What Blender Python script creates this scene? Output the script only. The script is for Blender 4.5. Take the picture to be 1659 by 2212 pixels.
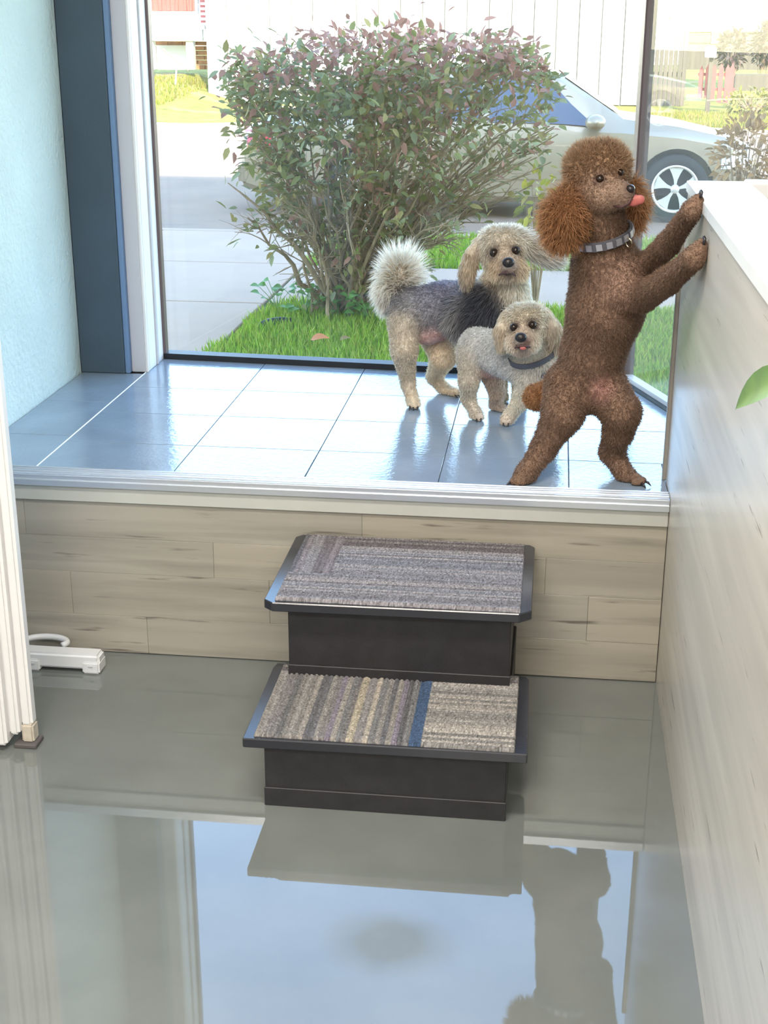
import bpy, bmesh, math, random
import numpy as np
from mathutils import Vector, Matrix

random.seed(7); RNG = np.random.default_rng(7)
for o in list(bpy.data.objects): bpy.data.objects.remove(o)
scene = bpy.context.scene
col = scene.collection

# ------------------------------------------------------------------ camera
CAM = np.array([0.0, 0.0, 1.45]); F = 2957.84; CX, CY = 829.5, 1106.0
_p, _y, _r = [math.radians(a) for a in (19.93, -6.875, 0.146)]
_fwd = np.array([math.sin(_y)*math.cos(_p), math.cos(_y)*math.cos(_p), -math.sin(_p)])
_rt = np.array([math.cos(_y), -math.sin(_y), 0.0]); _up = np.cross(_rt, _fwd)
_rt, _up = math.cos(_r)*_rt + math.sin(_r)*_up, -math.sin(_r)*_rt + math.cos(_r)*_up
cam_d = bpy.data.cameras.new('camera'); cam = bpy.data.objects.new('camera', cam_d); col.objects.link(cam)
cam_d.sensor_fit = 'VERTICAL'; cam_d.sensor_height = 36.0; cam_d.sensor_width = 27.0
cam_d.lens = 36.0*F/2212.0; cam_d.clip_start = 0.02; cam_d.clip_end = 400
cam.matrix_world = Matrix([[*(_rt[i], _up[i], -_fwd[i], CAM[i])] for i in range(3)] + [[0, 0, 0, 1]])
scene.camera = cam

# ------------------------------------------------------------------ world, sun, room lamps, exposure
EXPOSURE = 0.0
SKY, SUN = 1.6, 12.0
world = bpy.data.worlds.new('sky'); scene.world = world; world.use_nodes = True
wn = world.node_tree.nodes; wl = world.node_tree.links; wn.clear()
sky = wn.new('ShaderNodeTexSky'); sky.sky_type = 'NISHITA'; sky.sun_disc = False
sky.sun_elevation = math.radians(30); sky.sun_rotation = math.radians(160); sky.air_density = 1.0; sky.dust_density = 0.3
bg = wn.new('ShaderNodeBackground'); bg.inputs[1].default_value = SKY
wo = wn.new('ShaderNodeOutputWorld'); hs_ = wn.new('ShaderNodeHueSaturation'); hs_.inputs['Saturation'].default_value = 1.0; wl.new(sky.outputs[0], hs_.inputs['Color']); wl.new(hs_.outputs[0], bg.inputs[0]); wl.new(bg.outputs[0], wo.inputs[0])

sd = bpy.data.lights.new('sun', 'SUN'); so = bpy.data.objects.new('sun', sd); col.objects.link(so)
sd.energy = SUN; sd.angle = math.radians(0.6); sd.color = (1.0, 0.93, 0.82)
so.rotation_euler = Vector((-0.28, 0.82, -0.50)).normalized().to_track_quat('-Z', 'Y').to_euler()
so.location = (3, -8, 12)

def area_lamp(name, loc, sx, sy, power, colour):
    ld = bpy.data.lights.new(name, 'AREA'); lo = bpy.data.objects.new(name, ld); col.objects.link(lo)
    ld.shape = 'RECTANGLE'; ld.size = sx; ld.size_y = sy; ld.energy = power; ld.color = colour; lo.location = loc
    return lo
area_lamp('ceiling_lamp', (-0.9, -0.6, 2.66), 1.2, 0.6, 70, (1.0, 0.93, 0.84))
area_lamp('ceiling_lamp', (0.9, -0.6, 2.66), 1.2, 0.6, 70, (1.0, 0.93, 0.84))
area_lamp('ceiling_lamp', (0.0, -2.8, 2.66), 1.2, 0.6, 70, (1.0, 0.93, 0.84))
area_lamp('ceiling_lamp', (-0.4, 1.5, 2.66), 1.2, 0.3, 58, (1.0, 0.93, 0.84))

vs = scene.view_settings
vs.view_transform = 'Standard'; vs.look = 'None'; vs.gamma = 1.0; vs.use_curve_mapping = False; vs.exposure = EXPOSURE

# ------------------------------------------------------------------ helpers
def ray(px, py):
    return _rt*((px-CX)/F) - _up*((py-CY)/F) + _fwd
def at(px, py, Y):
    r = ray(px, py); return CAM + r*((Y-CAM[1])/r[1])
def atz(px, py, z):
    r = ray(px, py); return CAM + r*((z-CAM[2])/r[2])
def atx(px, py, x):
    r = ray(px, py); return CAM + r*((x-CAM[0])/r[0])
def unit(v):
    v = np.asarray(v, float); return v/max(1e-9, np.linalg.norm(v))

def tag(o, label=None, cat=None, group=None, kind=None):
    if label: o['label'] = label
    if cat: o['category'] = cat
    if group: o['group'] = group
    if kind: o['kind'] = kind
    return o
def put(o, parent=None):
    col.objects.link(o)
    if parent is not None:
        o.parent = parent; o.matrix_parent_inverse = parent.matrix_basis.inverted()
    return o
def empty(name, loc=(0, 0, 0)):
    o = bpy.data.objects.new(name, None); o.empty_display_size = 0.1; o.matrix_basis = Matrix.Translation(Vector(loc)); col.objects.link(o); return o
def mesh(name, V, Fc, m, parent=None, smooth=False, cols=None):
    me = bpy.data.meshes.new(name)
    me.from_pydata([tuple(map(float, v)) for v in V], [], [tuple(map(int, f)) for f in Fc])
    if m is not None: me.materials.append(m)
    if smooth: me.polygons.foreach_set('use_smooth', [True]*len(me.polygons))
    if cols is not None:
        a = me.color_attributes.new('Col', 'FLOAT_COLOR', 'POINT')
        c = np.ones((len(V), 4)); c[:, :3] = cols; a.data.foreach_set('color', c.ravel())
    me.update()
    return put(bpy.data.objects.new(name, me), parent)
def mesh_np(name, V, tri, m, parent=None, cols=None, smooth=False, n=3):
    V = np.asarray(V, np.float32); tri = np.asarray(tri, np.int32)
    me = bpy.data.meshes.new(name); me.vertices.add(len(V)); me.vertices.foreach_set('co', V.ravel())
    me.loops.add(tri.size); me.loops.foreach_set('vertex_index', tri.ravel())
    me.polygons.add(len(tri)); me.polygons.foreach_set('loop_start', np.arange(0, tri.size, n, dtype=np.int32))
    if m is not None: me.materials.append(m)
    me.update(calc_edges=True)
    if smooth: me.polygons.foreach_set('use_smooth', [True]*len(me.polygons))
    if cols is not None:
        a = me.color_attributes.new('Col', 'FLOAT_COLOR', 'POINT')
        c = np.ones((len(V), 4), np.float32); c[:, :3] = cols; a.data.foreach_set('color', c.ravel())
    me.validate(); me.update()
    return put(bpy.data.objects.new(name, me), parent)
def from_bm(name, bm, m, parent=None, smooth=False):
    me = bpy.data.meshes.new(name); bm.normal_update(); bm.to_mesh(me); bm.free()
    if m is not None: me.materials.append(m)
    if smooth: me.polygons.foreach_set('use_smooth', [True]*len(me.polygons))
    return put(bpy.data.objects.new(name, me), parent)
def bm_box(bm, lo, hi):
    x0, y0, z0 = lo; x1, y1, z1 = hi
    v = [bm.verts.new(p) for p in ((x0,y0,z0),(x1,y0,z0),(x1,y1,z0),(x0,y1,z0),(x0,y0,z1),(x1,y0,z1),(x1,y1,z1),(x0,y1,z1))]
    for f in ((3,2,1,0),(4,5,6,7),(0,1,5,4),(1,2,6,5),(2,3,7,6),(3,0,4,7)): bm.faces.new([v[i] for i in f])
    return v
def box(name, lo, hi, m, parent=None, bevel=0.0, seg=1):
    bm = bmesh.new(); bm_box(bm, lo, hi)
    if bevel: bmesh.ops.bevel(bm, geom=list(bm.edges), offset=bevel, segments=seg, affect='EDGES', clamp_overlap=True)
    return from_bm(name, bm, m, parent)
def prism(name, poly, z0, z1, m, parent=None, bevel=0.0):
    """poly: xy points counter-clockwise, extruded from z0 to z1"""
    bm = bmesh.new()
    a = [bm.verts.new((p[0], p[1], z0)) for p in poly]; b = [bm.verts.new((p[0], p[1], z1)) for p in poly]; n = len(poly)
    bm.faces.new(a[::-1]); bm.faces.new(b)
    for i in range(n): bm.faces.new((a[i], a[(i+1) % n], b[(i+1) % n], b[i]))
    if bevel: bmesh.ops.bevel(bm, geom=list(bm.edges), offset=bevel, segments=1, affect='EDGES', clamp_overlap=True)
    return from_bm(name, bm, m, parent)
def tube(pts, rad, n=6, cap=True):
    """swept tube -> (V, F)"""
    pts = np.asarray(pts, float); V, Fc = [], []
    for i, p in enumerate(pts):
        d = unit(pts[min(i+1, len(pts)-1)] - pts[max(i-1, 0)])
        a = unit(np.cross(d, (0, 0, 1) if abs(d[2]) < .9 else (1, 0, 0))); b = np.cross(d, a)
        for k in range(n):
            t = 2*math.pi*k/n; V.append(p + rad[i]*(a*math.cos(t) + b*math.sin(t)))
    for i in range(len(pts)-1):
        for k in range(n):
            Fc.append((i*n+k, i*n+(k+1) % n, (i+1)*n+(k+1) % n, (i+1)*n+k))
    if cap: Fc.append(tuple(range(n))[::-1]); Fc.append(tuple((len(pts)-1)*n+k for k in range(n)))
    return V, Fc
def merge(parts):
    V, Fc = [], []
    for v, f in parts:
        o = len(V); V += list(v); Fc += [tuple(i+o for i in q) for q in f]
    return V, Fc

# ------------------------------------------------------------------ materials
def material(name, c, rough=0.6, metal=0.0, spec=0.5, ior=1.5, var=None, bump=None, coat=0.0, coat_rough=0.05, streak=None, attr=False, transl=0.0):
    """var=(scale,amount,(sx,sy,sz)); bump=(scale,strength,dist,(sx,sy,sz)); streak=(colour,scale,(sx,sy,sz),lo,hi)"""
    m = bpy.data.materials.new(name); m.use_nodes = True; nt = m.node_tree; N, L = nt.nodes, nt.links
    b = N['Principled BSDF']; b.inputs['Roughness'].default_value = rough; b.inputs['Metallic'].default_value = metal
    b.inputs['IOR'].default_value = ior; b.inputs['Specular IOR Level'].default_value = spec
    b.inputs['Coat Weight'].default_value = coat; b.inputs['Coat Roughness'].default_value = coat_rough
    c4 = (*c, 1.0); b.inputs['Base Color'].default_value = c4
    tc = N.new('ShaderNodeTexCoord'); cur = None
    def noise(scale, st, detail=5.0):
        mp = N.new('ShaderNodeMapping'); mp.inputs['Scale'].default_value = st; L.new(tc.outputs['Object'], mp.inputs[0])
        n = N.new('ShaderNodeTexNoise'); n.inputs['Scale'].default_value = scale; n.inputs['Detail'].default_value = detail
        L.new(mp.outputs[0], n.inputs['Vector']); return n.outputs['Fac']
    if attr:
        at_ = N.new('ShaderNodeVertexColor'); at_.layer_name = 'Col'; cur = at_.outputs[0]
    if var:
        f = noise(var[0], var[2] if len(var) > 2 else (1, 1, 1))
        r = N.new('ShaderNodeMapRange'); r.inputs[1].default_value = .3; r.inputs[2].default_value = .7
        r.inputs[3].default_value = 1-var[1]; r.inputs[4].default_value = 1+var[1]; L.new(f, r.inputs[0])
        mx = N.new('ShaderNodeVectorMath'); mx.operation = 'SCALE'; L.new(r.outputs[0], mx.inputs['Scale'])
        if cur: L.new(cur, mx.inputs[0])
        else: mx.inputs[0].default_value = c
        cur = mx.outputs[0]
    for s in (streak or []):
        sc, scale, st, lo, hi = s
        f = noise(scale, st, 8.0); r = N.new('ShaderNodeMapRange'); r.inputs[1].default_value = lo; r.inputs[2].default_value = hi; L.new(f, r.inputs[0])
        mx = N.new('ShaderNodeMixRGB'); L.new(r.outputs[0], mx.inputs[0]); mx.inputs[2].default_value = (*sc, 1)
        if cur: L.new(cur, mx.inputs[1])
        else: mx.inputs[1].default_value = c4
        cur = mx.outputs[0]
    if cur: L.new(cur, b.inputs['Base Color'])
    if bump:
        f = noise(bump[0], bump[3] if len(bump) > 3 else (1, 1, 1)); bp = N.new('ShaderNodeBump')
        bp.inputs['Strength'].default_value = bump[1]; bp.inputs['Distance'].default_value = bump[2]
        L.new(f, bp.inputs['Height']); L.new(bp.outputs[0], b.inputs['Normal'])
    if transl:
        tr = N.new('ShaderNodeBsdfTranslucent'); ms = N.new('ShaderNodeMixShader'); ms.inputs[0].default_value = transl
        if cur: L.new(cur, tr.inputs[0])
        else: tr.inputs[0].default_value = c4
        L.new(b.outputs[0], ms.inputs[1]); L.new(tr.outputs[0], ms.inputs[2]); L.new(ms.outputs[0], N['Material Output'].inputs[0])
    return m

def glass_material(name, tint=(0.97, 0.99, 0.98), f0=0.04, veil=0.0, top=1.0):
    m = bpy.data.materials.new(name); m.use_nodes = True; N, L = m.node_tree.nodes, m.node_tree.links; N.clear()
    out = N.new('ShaderNodeOutputMaterial'); t = N.new('ShaderNodeBsdfTransparent'); t.inputs[0].default_value = (*tint, 1)
    g = N.new('ShaderNodeBsdfGlossy'); g.inputs['Roughness'].default_value = 0.0
    lw = N.new('ShaderNodeLayerWeight'); lw.inputs[0].default_value = 0.5
    pw = N.new('ShaderNodeMath'); pw.operation = 'POWER'; pw.inputs[1].default_value = 5; L.new(lw.outputs['Facing'], pw.inputs[0])
    ml = N.new('ShaderNodeMath'); ml.operation = 'MULTIPLY_ADD'; ml.inputs[1].default_value = (1-f0)*top; ml.inputs[2].default_value = f0; L.new(pw.outputs[0], ml.inputs[0])
    ms = N.new('ShaderNodeMixShader'); L.new(ml.outputs[0], ms.inputs[0]); L.new(t.outputs[0], ms.inputs[1]); L.new(g.outputs[0], ms.inputs[2])
    last = ms
    if veil:   # pale translucent film, puts the washed-out reflection haze into the pane
        df = N.new('ShaderNodeBsdfTranslucent'); df.inputs[0].default_value = (.9, .88, .84, 1)
        m2 = N.new('ShaderNodeMixShader'); m2.inputs[0].default_value = veil; L.new(ms.outputs[0], m2.inputs[1]); L.new(df.outputs[0], m2.inputs[2]); last = m2
    L.new(last.outputs[0], out.inputs[0]); return m

MAT = {}
MAT['glass'] = glass_material('clear_glass')
MAT['side_glass'] = glass_material('hazed_glass', (0.95, 0.95, 0.92), 0.025, 0.035, .45)
MAT['stucco'] = material('teal_stucco', (.58, .70, .70), .75, bump=(60, .55, .012), var=(3, .08))
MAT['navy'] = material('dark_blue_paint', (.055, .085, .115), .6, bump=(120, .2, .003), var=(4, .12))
MAT['blue'] = material('lit_blue_edge', (.15, .25, .42), .5, bump=(120, .2, .003))
MAT['greywhite'] = material('grey_white_paint', (.55, .56, .60), .5, bump=(150, .1, .002))
MAT['white'] = material('white_paint', (.80, .80, .80), .45, var=(5, .03))
MAT['ceiling'] = material('ceiling_paint', (.85, .84, .82), .8)
MAT['cream'] = material('cream_fascia', (.52, .53, .49), .4, var=(6, .05))
MAT['alu'] = material('aluminium_strip', (.72, .76, .82), .3, metal=.75)
MAT['rubber'] = material('black_gasket', (.012, .014, .016), .5)
MAT['bronze'] = material('bronze_post', (.16, .12, .12), .4, metal=.4, var=(8, .15, (1, 1, .1)))
MAT['bronzegrey'] = material('grey_bronze_strip', (.36, .33, .29), .4, metal=.3)
MAT['tile'] = material('blue_grey_tile', (.25, .32, .41), .10, ior=1.6, bump=(90, .16, .004, (1, 1, 1)), var=(7, .10))
MAT['grout'] = material('tile_joint', (.16, .19, .24), .6)
def laminate(name, base, axis):
    st = (1, 1, 1)
    lng = {'x': (.55, 9, 9), 'y': (9, .55, 9)}[axis]
    return material(name, base, .32, var=(2.2, .13, lng), coat=.15, coat_rough=.18,
        streak=[(tuple(c*(.70 if axis == 'x' else .86) for c in base), 3.0, lng, .52, .72), ((.15, .13, .11), 7.0, {'x': (.7, 8, 10), 'y': (8, .7, 10)}[axis], .635 if axis == 'x' else .66, .74)], bump=(10, .05, .003, lng))
MAT['lam_x'] = [laminate('weathered_plank_%d' % i, c, 'x') for i, c in enumerate(((.40, .37, .31), (.38, .355, .30), (.415, .38, .31)))]
MAT['lam_y'] = [laminate('pale_plank_%d' % i, c, 'y') for i, c in enumerate(((.66, .625, .565), (.60, .57, .52), (.63, .60, .54)))]
MAT['joint'] = material('plank_joint', (.30, .28, .24), .8)
MAT['black_step'] = material('black_step_paint', (.022, .021, .024), .5, bump=(200, .25, .002), var=(25, .2))
MAT['step_edge'] = material('black_step_gloss', (.030, .032, .040), .22, bump=(200, .1, .001))
MAT['carpet'] = material('carpet_loops', (.4, .4, .4), .95, attr=True, bump=(500, .8, .002), var=(260, .25))
MAT['plastic'] = material('white_plastic', (.74, .75, .76), .4)
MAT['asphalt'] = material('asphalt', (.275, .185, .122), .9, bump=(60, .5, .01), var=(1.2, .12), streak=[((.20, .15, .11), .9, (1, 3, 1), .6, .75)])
MAT['concrete'] = material('concrete', (.44, .30, .205), .85, bump=(90, .3, .005), var=(1.6, .07))
MAT['soil'] = material('lawn_soil', (.10, .13, .04), .95, var=(6, .3))
MAT['farlawn'] = material('far_lawn', (.27, .245, .035), .95, var=(3, .35), bump=(12, 1, .1), streak=[((.36, .25, .12), .8, (1, 1, 1), .56, .7)])
MAT['grass'] = material('grass_blades', (.2, .35, .05), .6, attr=True, transl=.4)
MAT['leafc'] = material('shrub_leaves', (.1, .2, .05), .55, spec=.3, attr=True, transl=.3)
MAT['bark'] = material('shrub_bark', (.40, .28, .18), .9, var=(30, .3, (1, 1, .3)), bump=(60, .6, .004))
MAT['fur'] = material('dog_fur', (.5, .5, .5), .75, spec=.25, attr=True, transl=.42)
MAT['skin'] = material('dog_coat', (.5, .5, .5), .85, spec=.2, attr=True, bump=(220, .9, .006), var=(90, .22))
MAT['nose'] = material('wet_nose', (.02, .016, .016), .3, bump=(400, .4, .001))
MAT['eye'] = material('dark_eye', (.02, .010, .006), .08)
MAT['tongue'] = material('pink_tongue', (.60, .17, .15), .4, transl=.2)
MAT['lip'] = material('dark_lip', (.10, .05, .05), .6)
MAT['claw'] = material('dark_claw', (.03, .025, .03), .35)
MAT['collar'] = material('collar_strap', (.10, .10, .12), .6)
MAT['stud'] = material('collar_plate', (.42, .42, .48), .3, metal=.5)
MAT['brass'] = material('collar_ring', (.75, .65, .45), .25, metal=1)

def floor_material():
    m = material('grey_sealed_floor', (.165, .18, .17), .015, ior=1.8, var=(4, .10), bump=(22, .004, .002))
    N, L = m.node_tree.nodes, m.node_tree.links; b = N['Principled BSDF']
    c = atz(846, 2035, 0.0)
    tc = N.new('ShaderNodeTexCoord'); mp = N.new('ShaderNodeMapping'); mp.vector_type = 'POINT'
    nz = N.new('ShaderNodeTexNoise'); nz.inputs['Scale'].default_value = 14
    ad = N.new('ShaderNodeVectorMath'); ad.operation = 'MULTIPLY_ADD'; ad.inputs[1].default_value = (.045, .045, 0); L.new(nz.outputs['Color'], ad.inputs[0]); L.new(tc.outputs['Object'], ad.inputs[2])
    L.new(tc.outputs['Object'], nz.inputs['Vector'])
    mp.inputs['Location'].default_value = (-(c[0]+.022)/.115, -(c[1]+.022)/.085, 0); mp.inputs['Scale'].default_value = (1/.115, 1/.085, 0)
    L.new(ad.outputs[0], mp.inputs[0])
    ln = N.new('ShaderNodeVectorMath'); ln.operation = 'LENGTH'; L.new(mp.outputs[0], ln.inputs[0])
    r = N.new('ShaderNodeMapRange'); r.inputs[1].default_value = .45; r.inputs[2].default_value = 1.1; r.inputs[3].default_value = .22; r.inputs[4].default_value = .015
    L.new(ln.outputs['Value'], r.inputs[0]); L.new(r.outputs[0], b.inputs['Roughness'])
    r2 = N.new('ShaderNodeMapRange'); r2.inputs[1].default_value = .45; r2.inputs[2].default_value = 1.1; r2.inputs[3].default_value = .22; r2.inputs[4].default_value = .5
    L.new(ln.outputs['Value'], r2.inputs[0]); L.new(r2.outputs[0], b.inputs['Specular IOR Level'])
    return m
MAT['floor'] = floor_material()

def struct(o, label=None, cat=None):
    return tag(o, label, cat, kind='structure')

# ================================================================== the shop interior
ZS = 0.45                                   # platform top
GL, GR = np.array((-1.18, 4.05)), np.array((0.229, 3.95))       # front glass, plan ends
SR = np.array((0.56, 3.03))                 # far right end of the angled pane
struct(box('floor', (-3.0, -4.5, -0.12), (3.0, 2.93, 0.0), MAT['floor']), 'glossy grey sealed floor reflecting the bright window', 'floor')
struct(box('ceiling', (-3.0, -4.5, 2.72), (3.0, 2.93, 2.80), MAT['ceiling']), 'plain white ceiling above the shop room', 'ceiling')
struct(box('wall_back', (-3.1, -4.6, -0.12), (3.1, -4.5, 2.8), MAT['white']), 'plain white wall behind the camera', 'wall')
struct(box('wall_room_left', (-3.1, -4.5, -0.12), (-3.0, 2.93, 2.8), MAT['white']), 'plain white wall on the far left of the room', 'wall')
struct(box('wall_room_right', (3.0, -4.5, -0.12), (3.1, 3.03, 2.8), MAT['white']), 'plain white wall on the far right of the room', 'wall')
struct(box('wall_partition', (-3.0, 2.30, 0.0), (-1.13, 2.40, 2.72), MAT['white']), 'white partition wall behind the ribbed casing', 'wall')
struct(box('wall_facade', (-14, 2.93, 2.46), (14, 4.25, 7.4), MAT['cream']), 'upper storey of the shop front over the window', 'wall')
struct(box('wall_facade_left', (-14, 3.845, -0.6), (-1.37, 4.25, 2.46), MAT['cream']), 'shop front to the left of the window bay', 'wall')
struct(box('wall_facade_right', (0.58, 3.04, -0.6), (14, 3.30, 2.46), MAT['cream']), 'shop front to the right of the window bay', 'wall')
struct(box('wall_pocket', (-3.0, 2.93, -0.1), (-1.45, 3.845, 2.46), MAT['white']), 'white wall block closing the recess by the bay', 'wall')

# teal wall, blue pillar, jamb
struct(box('wall_left', (-1.45, 2.93, ZS-.02), (-1.37, 3.845, 2.46), MAT['stucco'], bevel=.012, seg=3), 'pale teal stucco wall left of the window', 'wall')
pil = empty('trim_1', (-1.30, 3.9, ZS)); struct(pil, 'dark blue pillar between teal wall and white window jamb', 'pillar')
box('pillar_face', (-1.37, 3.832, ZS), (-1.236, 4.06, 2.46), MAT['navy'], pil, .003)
box('pillar_edge', (-1.236, 3.838, ZS), (-1.222, 4.06, 2.46), MAT['blue'], pil, .002)  # lighter blue paints the light caught on the pillar's chamfer

w1 = empty('window_1', (-0.48, 4.0, ZS)); struct(w1, 'wide front shop window over the tiled platform', 'window')
box('jamb', (-1.222, 3.858, ZS), (-1.179, 4.06, 2.46), MAT['greywhite'], w1, .002)
for y0, y1, x, mm in ((3.860, 3.873, -1.172, 'white'), (3.880, 3.950, -1.173, 'white'), (3.955, 3.972, -1.169, 'greywhite'), (3.975, 4.030, -1.173, 'white')):
    box('jamb_bead', (-1.180, y0, ZS), (x, y1, 2.46), MAT[mm], w1, .002)
gd = unit(np.append(GR-GL, 0)); gn = np.array((-gd[1], gd[0], 0))
def slab_along(name, a, b, t0, t1, z0, z1, m, parent):
    """vertical slab along the plan line a-b, from t0 to t1 on its left side"""
    d = unit(np.append(np.array(b)-np.array(a), 0)); n = np.array((-d[1], d[0]))
    a, b = np.array(a), np.array(b)
    return prism(name, [a+n*t0, b+n*t0, b+n*t1, a+n*t1], z0, z1, m, parent)
slab_along('pane', GL, GR, 0, .006, ZS+.015, 2.46, MAT['glass'], w1)
slab_along('gasket', GL, GR, -.02, .03, ZS-.002, ZS+.018, MAT['rubber'], w1)
box('side_gasket', (-1.176, 4.030, ZS), (-1.165, 4.062, 2.46), MAT['bronze'], w1, .002)
bm = bmesh.new(); bm_box(bm, (-.016, -.022, 0), (.016, .022, 2.01)); bmesh.ops.bevel(bm, geom=list(bm.edges), offset=.004, segments=2, affect='EDGES')
bmesh.ops.rotate(bm, verts=bm.verts, cent=(0, 0, 0), matrix=Matrix.Rotation(math.radians(12), 3, 'Z')); bmesh.ops.translate(bm, verts=bm.verts, vec=(GR[0]+.006, GR[1]+.003, ZS))
from_bm('corner_post', bm, MAT['bronze'], w1)
w2 = empty('window_2', (0.40, 3.5, ZS)); struct(w2, 'angled side window pane meeting the bronze corner post', 'window')
slab_along('pane', GR, SR, 0, .006, ZS+.02, 2.46, MAT['side_glass'], w2)
slab_along('bottom_rail', GR, SR, -.012, .016, ZS-.002, ZS+.022, MAT['greywhite'], w2)
slab_along('glazing_bead', GR, SR, -.018, -.012, ZS-.002, ZS+.010, MAT['rubber'], w2)

# platform
plat = struct(prism('floor_platform', [(-1.37, 2.905), (.285, 2.905), (.285, 3.03), SR+(0, .02), GR+(.02, .02), GL+(-.02, .02), (-1.37, 3.84)], ZS-.09, ZS-.006, MAT['grout']), 'glossy blue grey tiled platform behind the shop window', 'floor')
def clip(poly, a, b):
    """keep the part of poly left of a->b"""
    out = []; a = np.array(a); d = np.array(b)-a
    s = [d[0]*(p[1]-a[1])-d[1]*(p[0]-a[0]) for p in poly]
    for i in range(len(poly)):
        j = (i+1) % len(poly)
        if s[i] >= 0: out.append(poly[i])
        if s[i]*s[j] < 0:
            t = s[i]/(s[i]-s[j]); out.append(np.array(poly[i])+(np.array(poly[j])-np.array(poly[i]))*t)
    return out
xs = [-1.368, -1.180, -.850, -.540, -.232, .064, .36, .66]; g = .0011
for i in range(len(xs)-1):
    ys = [2.938, 3.155, 3.425, 3.69, 3.955, 4.06] if i else [2.938, 3.20, 3.52, 3.84]
    for j in range(len(ys)-1):
        P = [np.array(p) for p in ((xs[i]+g, ys[j]+g), (xs[i+1]-g, ys[j]+g), (xs[i+1]-g, ys[j+1]-g), (xs[i]+g, ys[j+1]-g))]
        P = clip(P, GR-unit(GR-GL)*0 + np.array((0, -.012)), GL+np.array((0, -.012)))
        if len(P) > 2: P = clip(P, SR+np.array((-.02, 0)), GR+np.array((-.02, 0)))
        if i == 5 and j == 0: P = clip(P, (.283, 2.9), (.283, 3.0)) if len(P) > 2 else P
        if i >= 6: P = clip(P, (.66, 3.032), (.2, 3.032))[::1] if False else (clip(P, (0, 3.034), (1, 3.034)) if len(P) > 2 else P)
        if len(P) > 2:
            q = [P[0]]
            for p in P[1:]:
                if np.linalg.norm(p-q[-1]) > 1e-4: q.append(p)
            if len(q) > 2: prism('tile', q, ZS-.008, ZS, MAT['tile'], plat, .0008)
mesh('caulk_line', *tube([(-1.180, 2.94, ZS), (-1.180, 3.86, ZS)], [.0017, .0017], 6), MAT['white'], plat)

tr = empty('trim_2', (-.55, 2.9, .39)); struct(tr, 'white fascia and aluminium strips along the platform edge', 'trim')
box('fascia', (-1.46, 2.892, .386), (.284, 2.93, .430), MAT['cream'], tr, .002)
box('edge_strip', (-1.46, 2.888, .428), (.284, 2.940, .4525), MAT['alu'], tr, .003, 2)
for y in (2.901, 2.914, 2.929): box('rib', (-1.46, y, .4520), (.284, y+.005, .4560), MAT['alu'], tr, .0012)
box('front_lip', (-1.46, 2.884, .424), (.284, 2.889, .440), MAT['alu'], tr, .0015)

wp = struct(box('wall_platform', (-1.46, 2.912, 0.0), (.285, 2.93, .39), MAT['joint']), 'weathered pale plank panel under the tiled platform', 'wall')
zr = [0.002, .098, .208, .297, .386]; cuts = [[-.92, -.28], [-1.10, -.62, .12], [-.75, .02], [-1.2, -.40]]
for r in range(4):
    e = [-1.46]+cuts[r]+[.2835]
    for k in range(len(e)-1):
        box('plank', (e[k]+.0002, 2.898+.0004*((r*3+k) % 3), zr[r]+.0002), (e[k+1]-.0002, 2.913, zr[r+1]-.0002), MAT['lam_x'][(r*2+k) % 3], wp, .0005)

# half wall on the right
hw = struct(box('wall_right', (.294, .5, 0.0), (.405, 3.026, 1.098), MAT['joint']), 'half wall clad in pale wood grain planks with white ledge', 'wall')
box('panel', (.285, .5, 0.0), (.296, 3.028, 1.099), MAT['lam_y'][0], hw, .0003)
box('end_board', (.285, 3.0262, .45), (.405, 3.031, 1.098), MAT['white'], hw, .001)
e = [.5, 1.35, 1.93, 2.575, 3.034]
for k in range(4): box('ledge_board', (.281, e[k]+.0006, 1.099), (.409, e[k+1]-.0006, 1.122), MAT['white'], hw, .0015)
ts = struct(box('trim_3', (.276, 3.030, ZS), (.2862, 3.046, 1.05), MAT['bronzegrey'], bevel=.002), 'slim grey bronze strip at the end of the half wall', 'trim')
lw = struct(box('wall_low', (.412, 3.034, 0), (.66, 3.10, 1.085), MAT['greywhite']), 'low wall behind the ledge of the half wall', 'wall')
box('cap', (.4105, 3.030, 1.085), (.67, 3.115, 1.118), MAT['white'], lw, .003)
struct(box('wall_sill_side', (.285, 3.036, -.1), (.60, 3.10, ZS-.012), MAT['white']), 'base of the bay under the angled pane', 'wall')
struct(prism('wall_bay_base', [(-1.37, 3.86), GR+(0, -.06), SR+(-.1, 0), SR+(.02, .0), GR+(.03, .03), GL+(-.2, .03)], -.6, ZS-.092, MAT['cream']), 'outside base wall under the front window', 'wall')

# ribbed casing at the left edge
cs = empty('trim_4', (-1.08, 2.44, 0)); struct(cs, 'white ribbed door casing at the left edge with worn foot', 'trim')
for x0, x1, y0, z0 in ((-1.062, -1.036, 2.440, .045), (-1.083, -1.060, 2.425, .030), (-1.108, -1.082, 2.408, .012), (-1.150, -1.107, 2.390, .0)):
    box('casing_strip', (x0, y0, z0), (x1, 2.47, 2.72), MAT['white'], cs, .006, 3)
box('worn_foot', (-1.060, 2.436, .008), (-1.034, 2.468, .050), material('worn_beige', (.55, .50, .42), .7, var=(40, .2)), cs, .004, 2)
box('foot_shoe', (-1.075, 2.425, 0.0), (-1.026, 2.472, .010), material('dark_shoe', (.10, .09, .09), .7), cs, .002)

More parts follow.
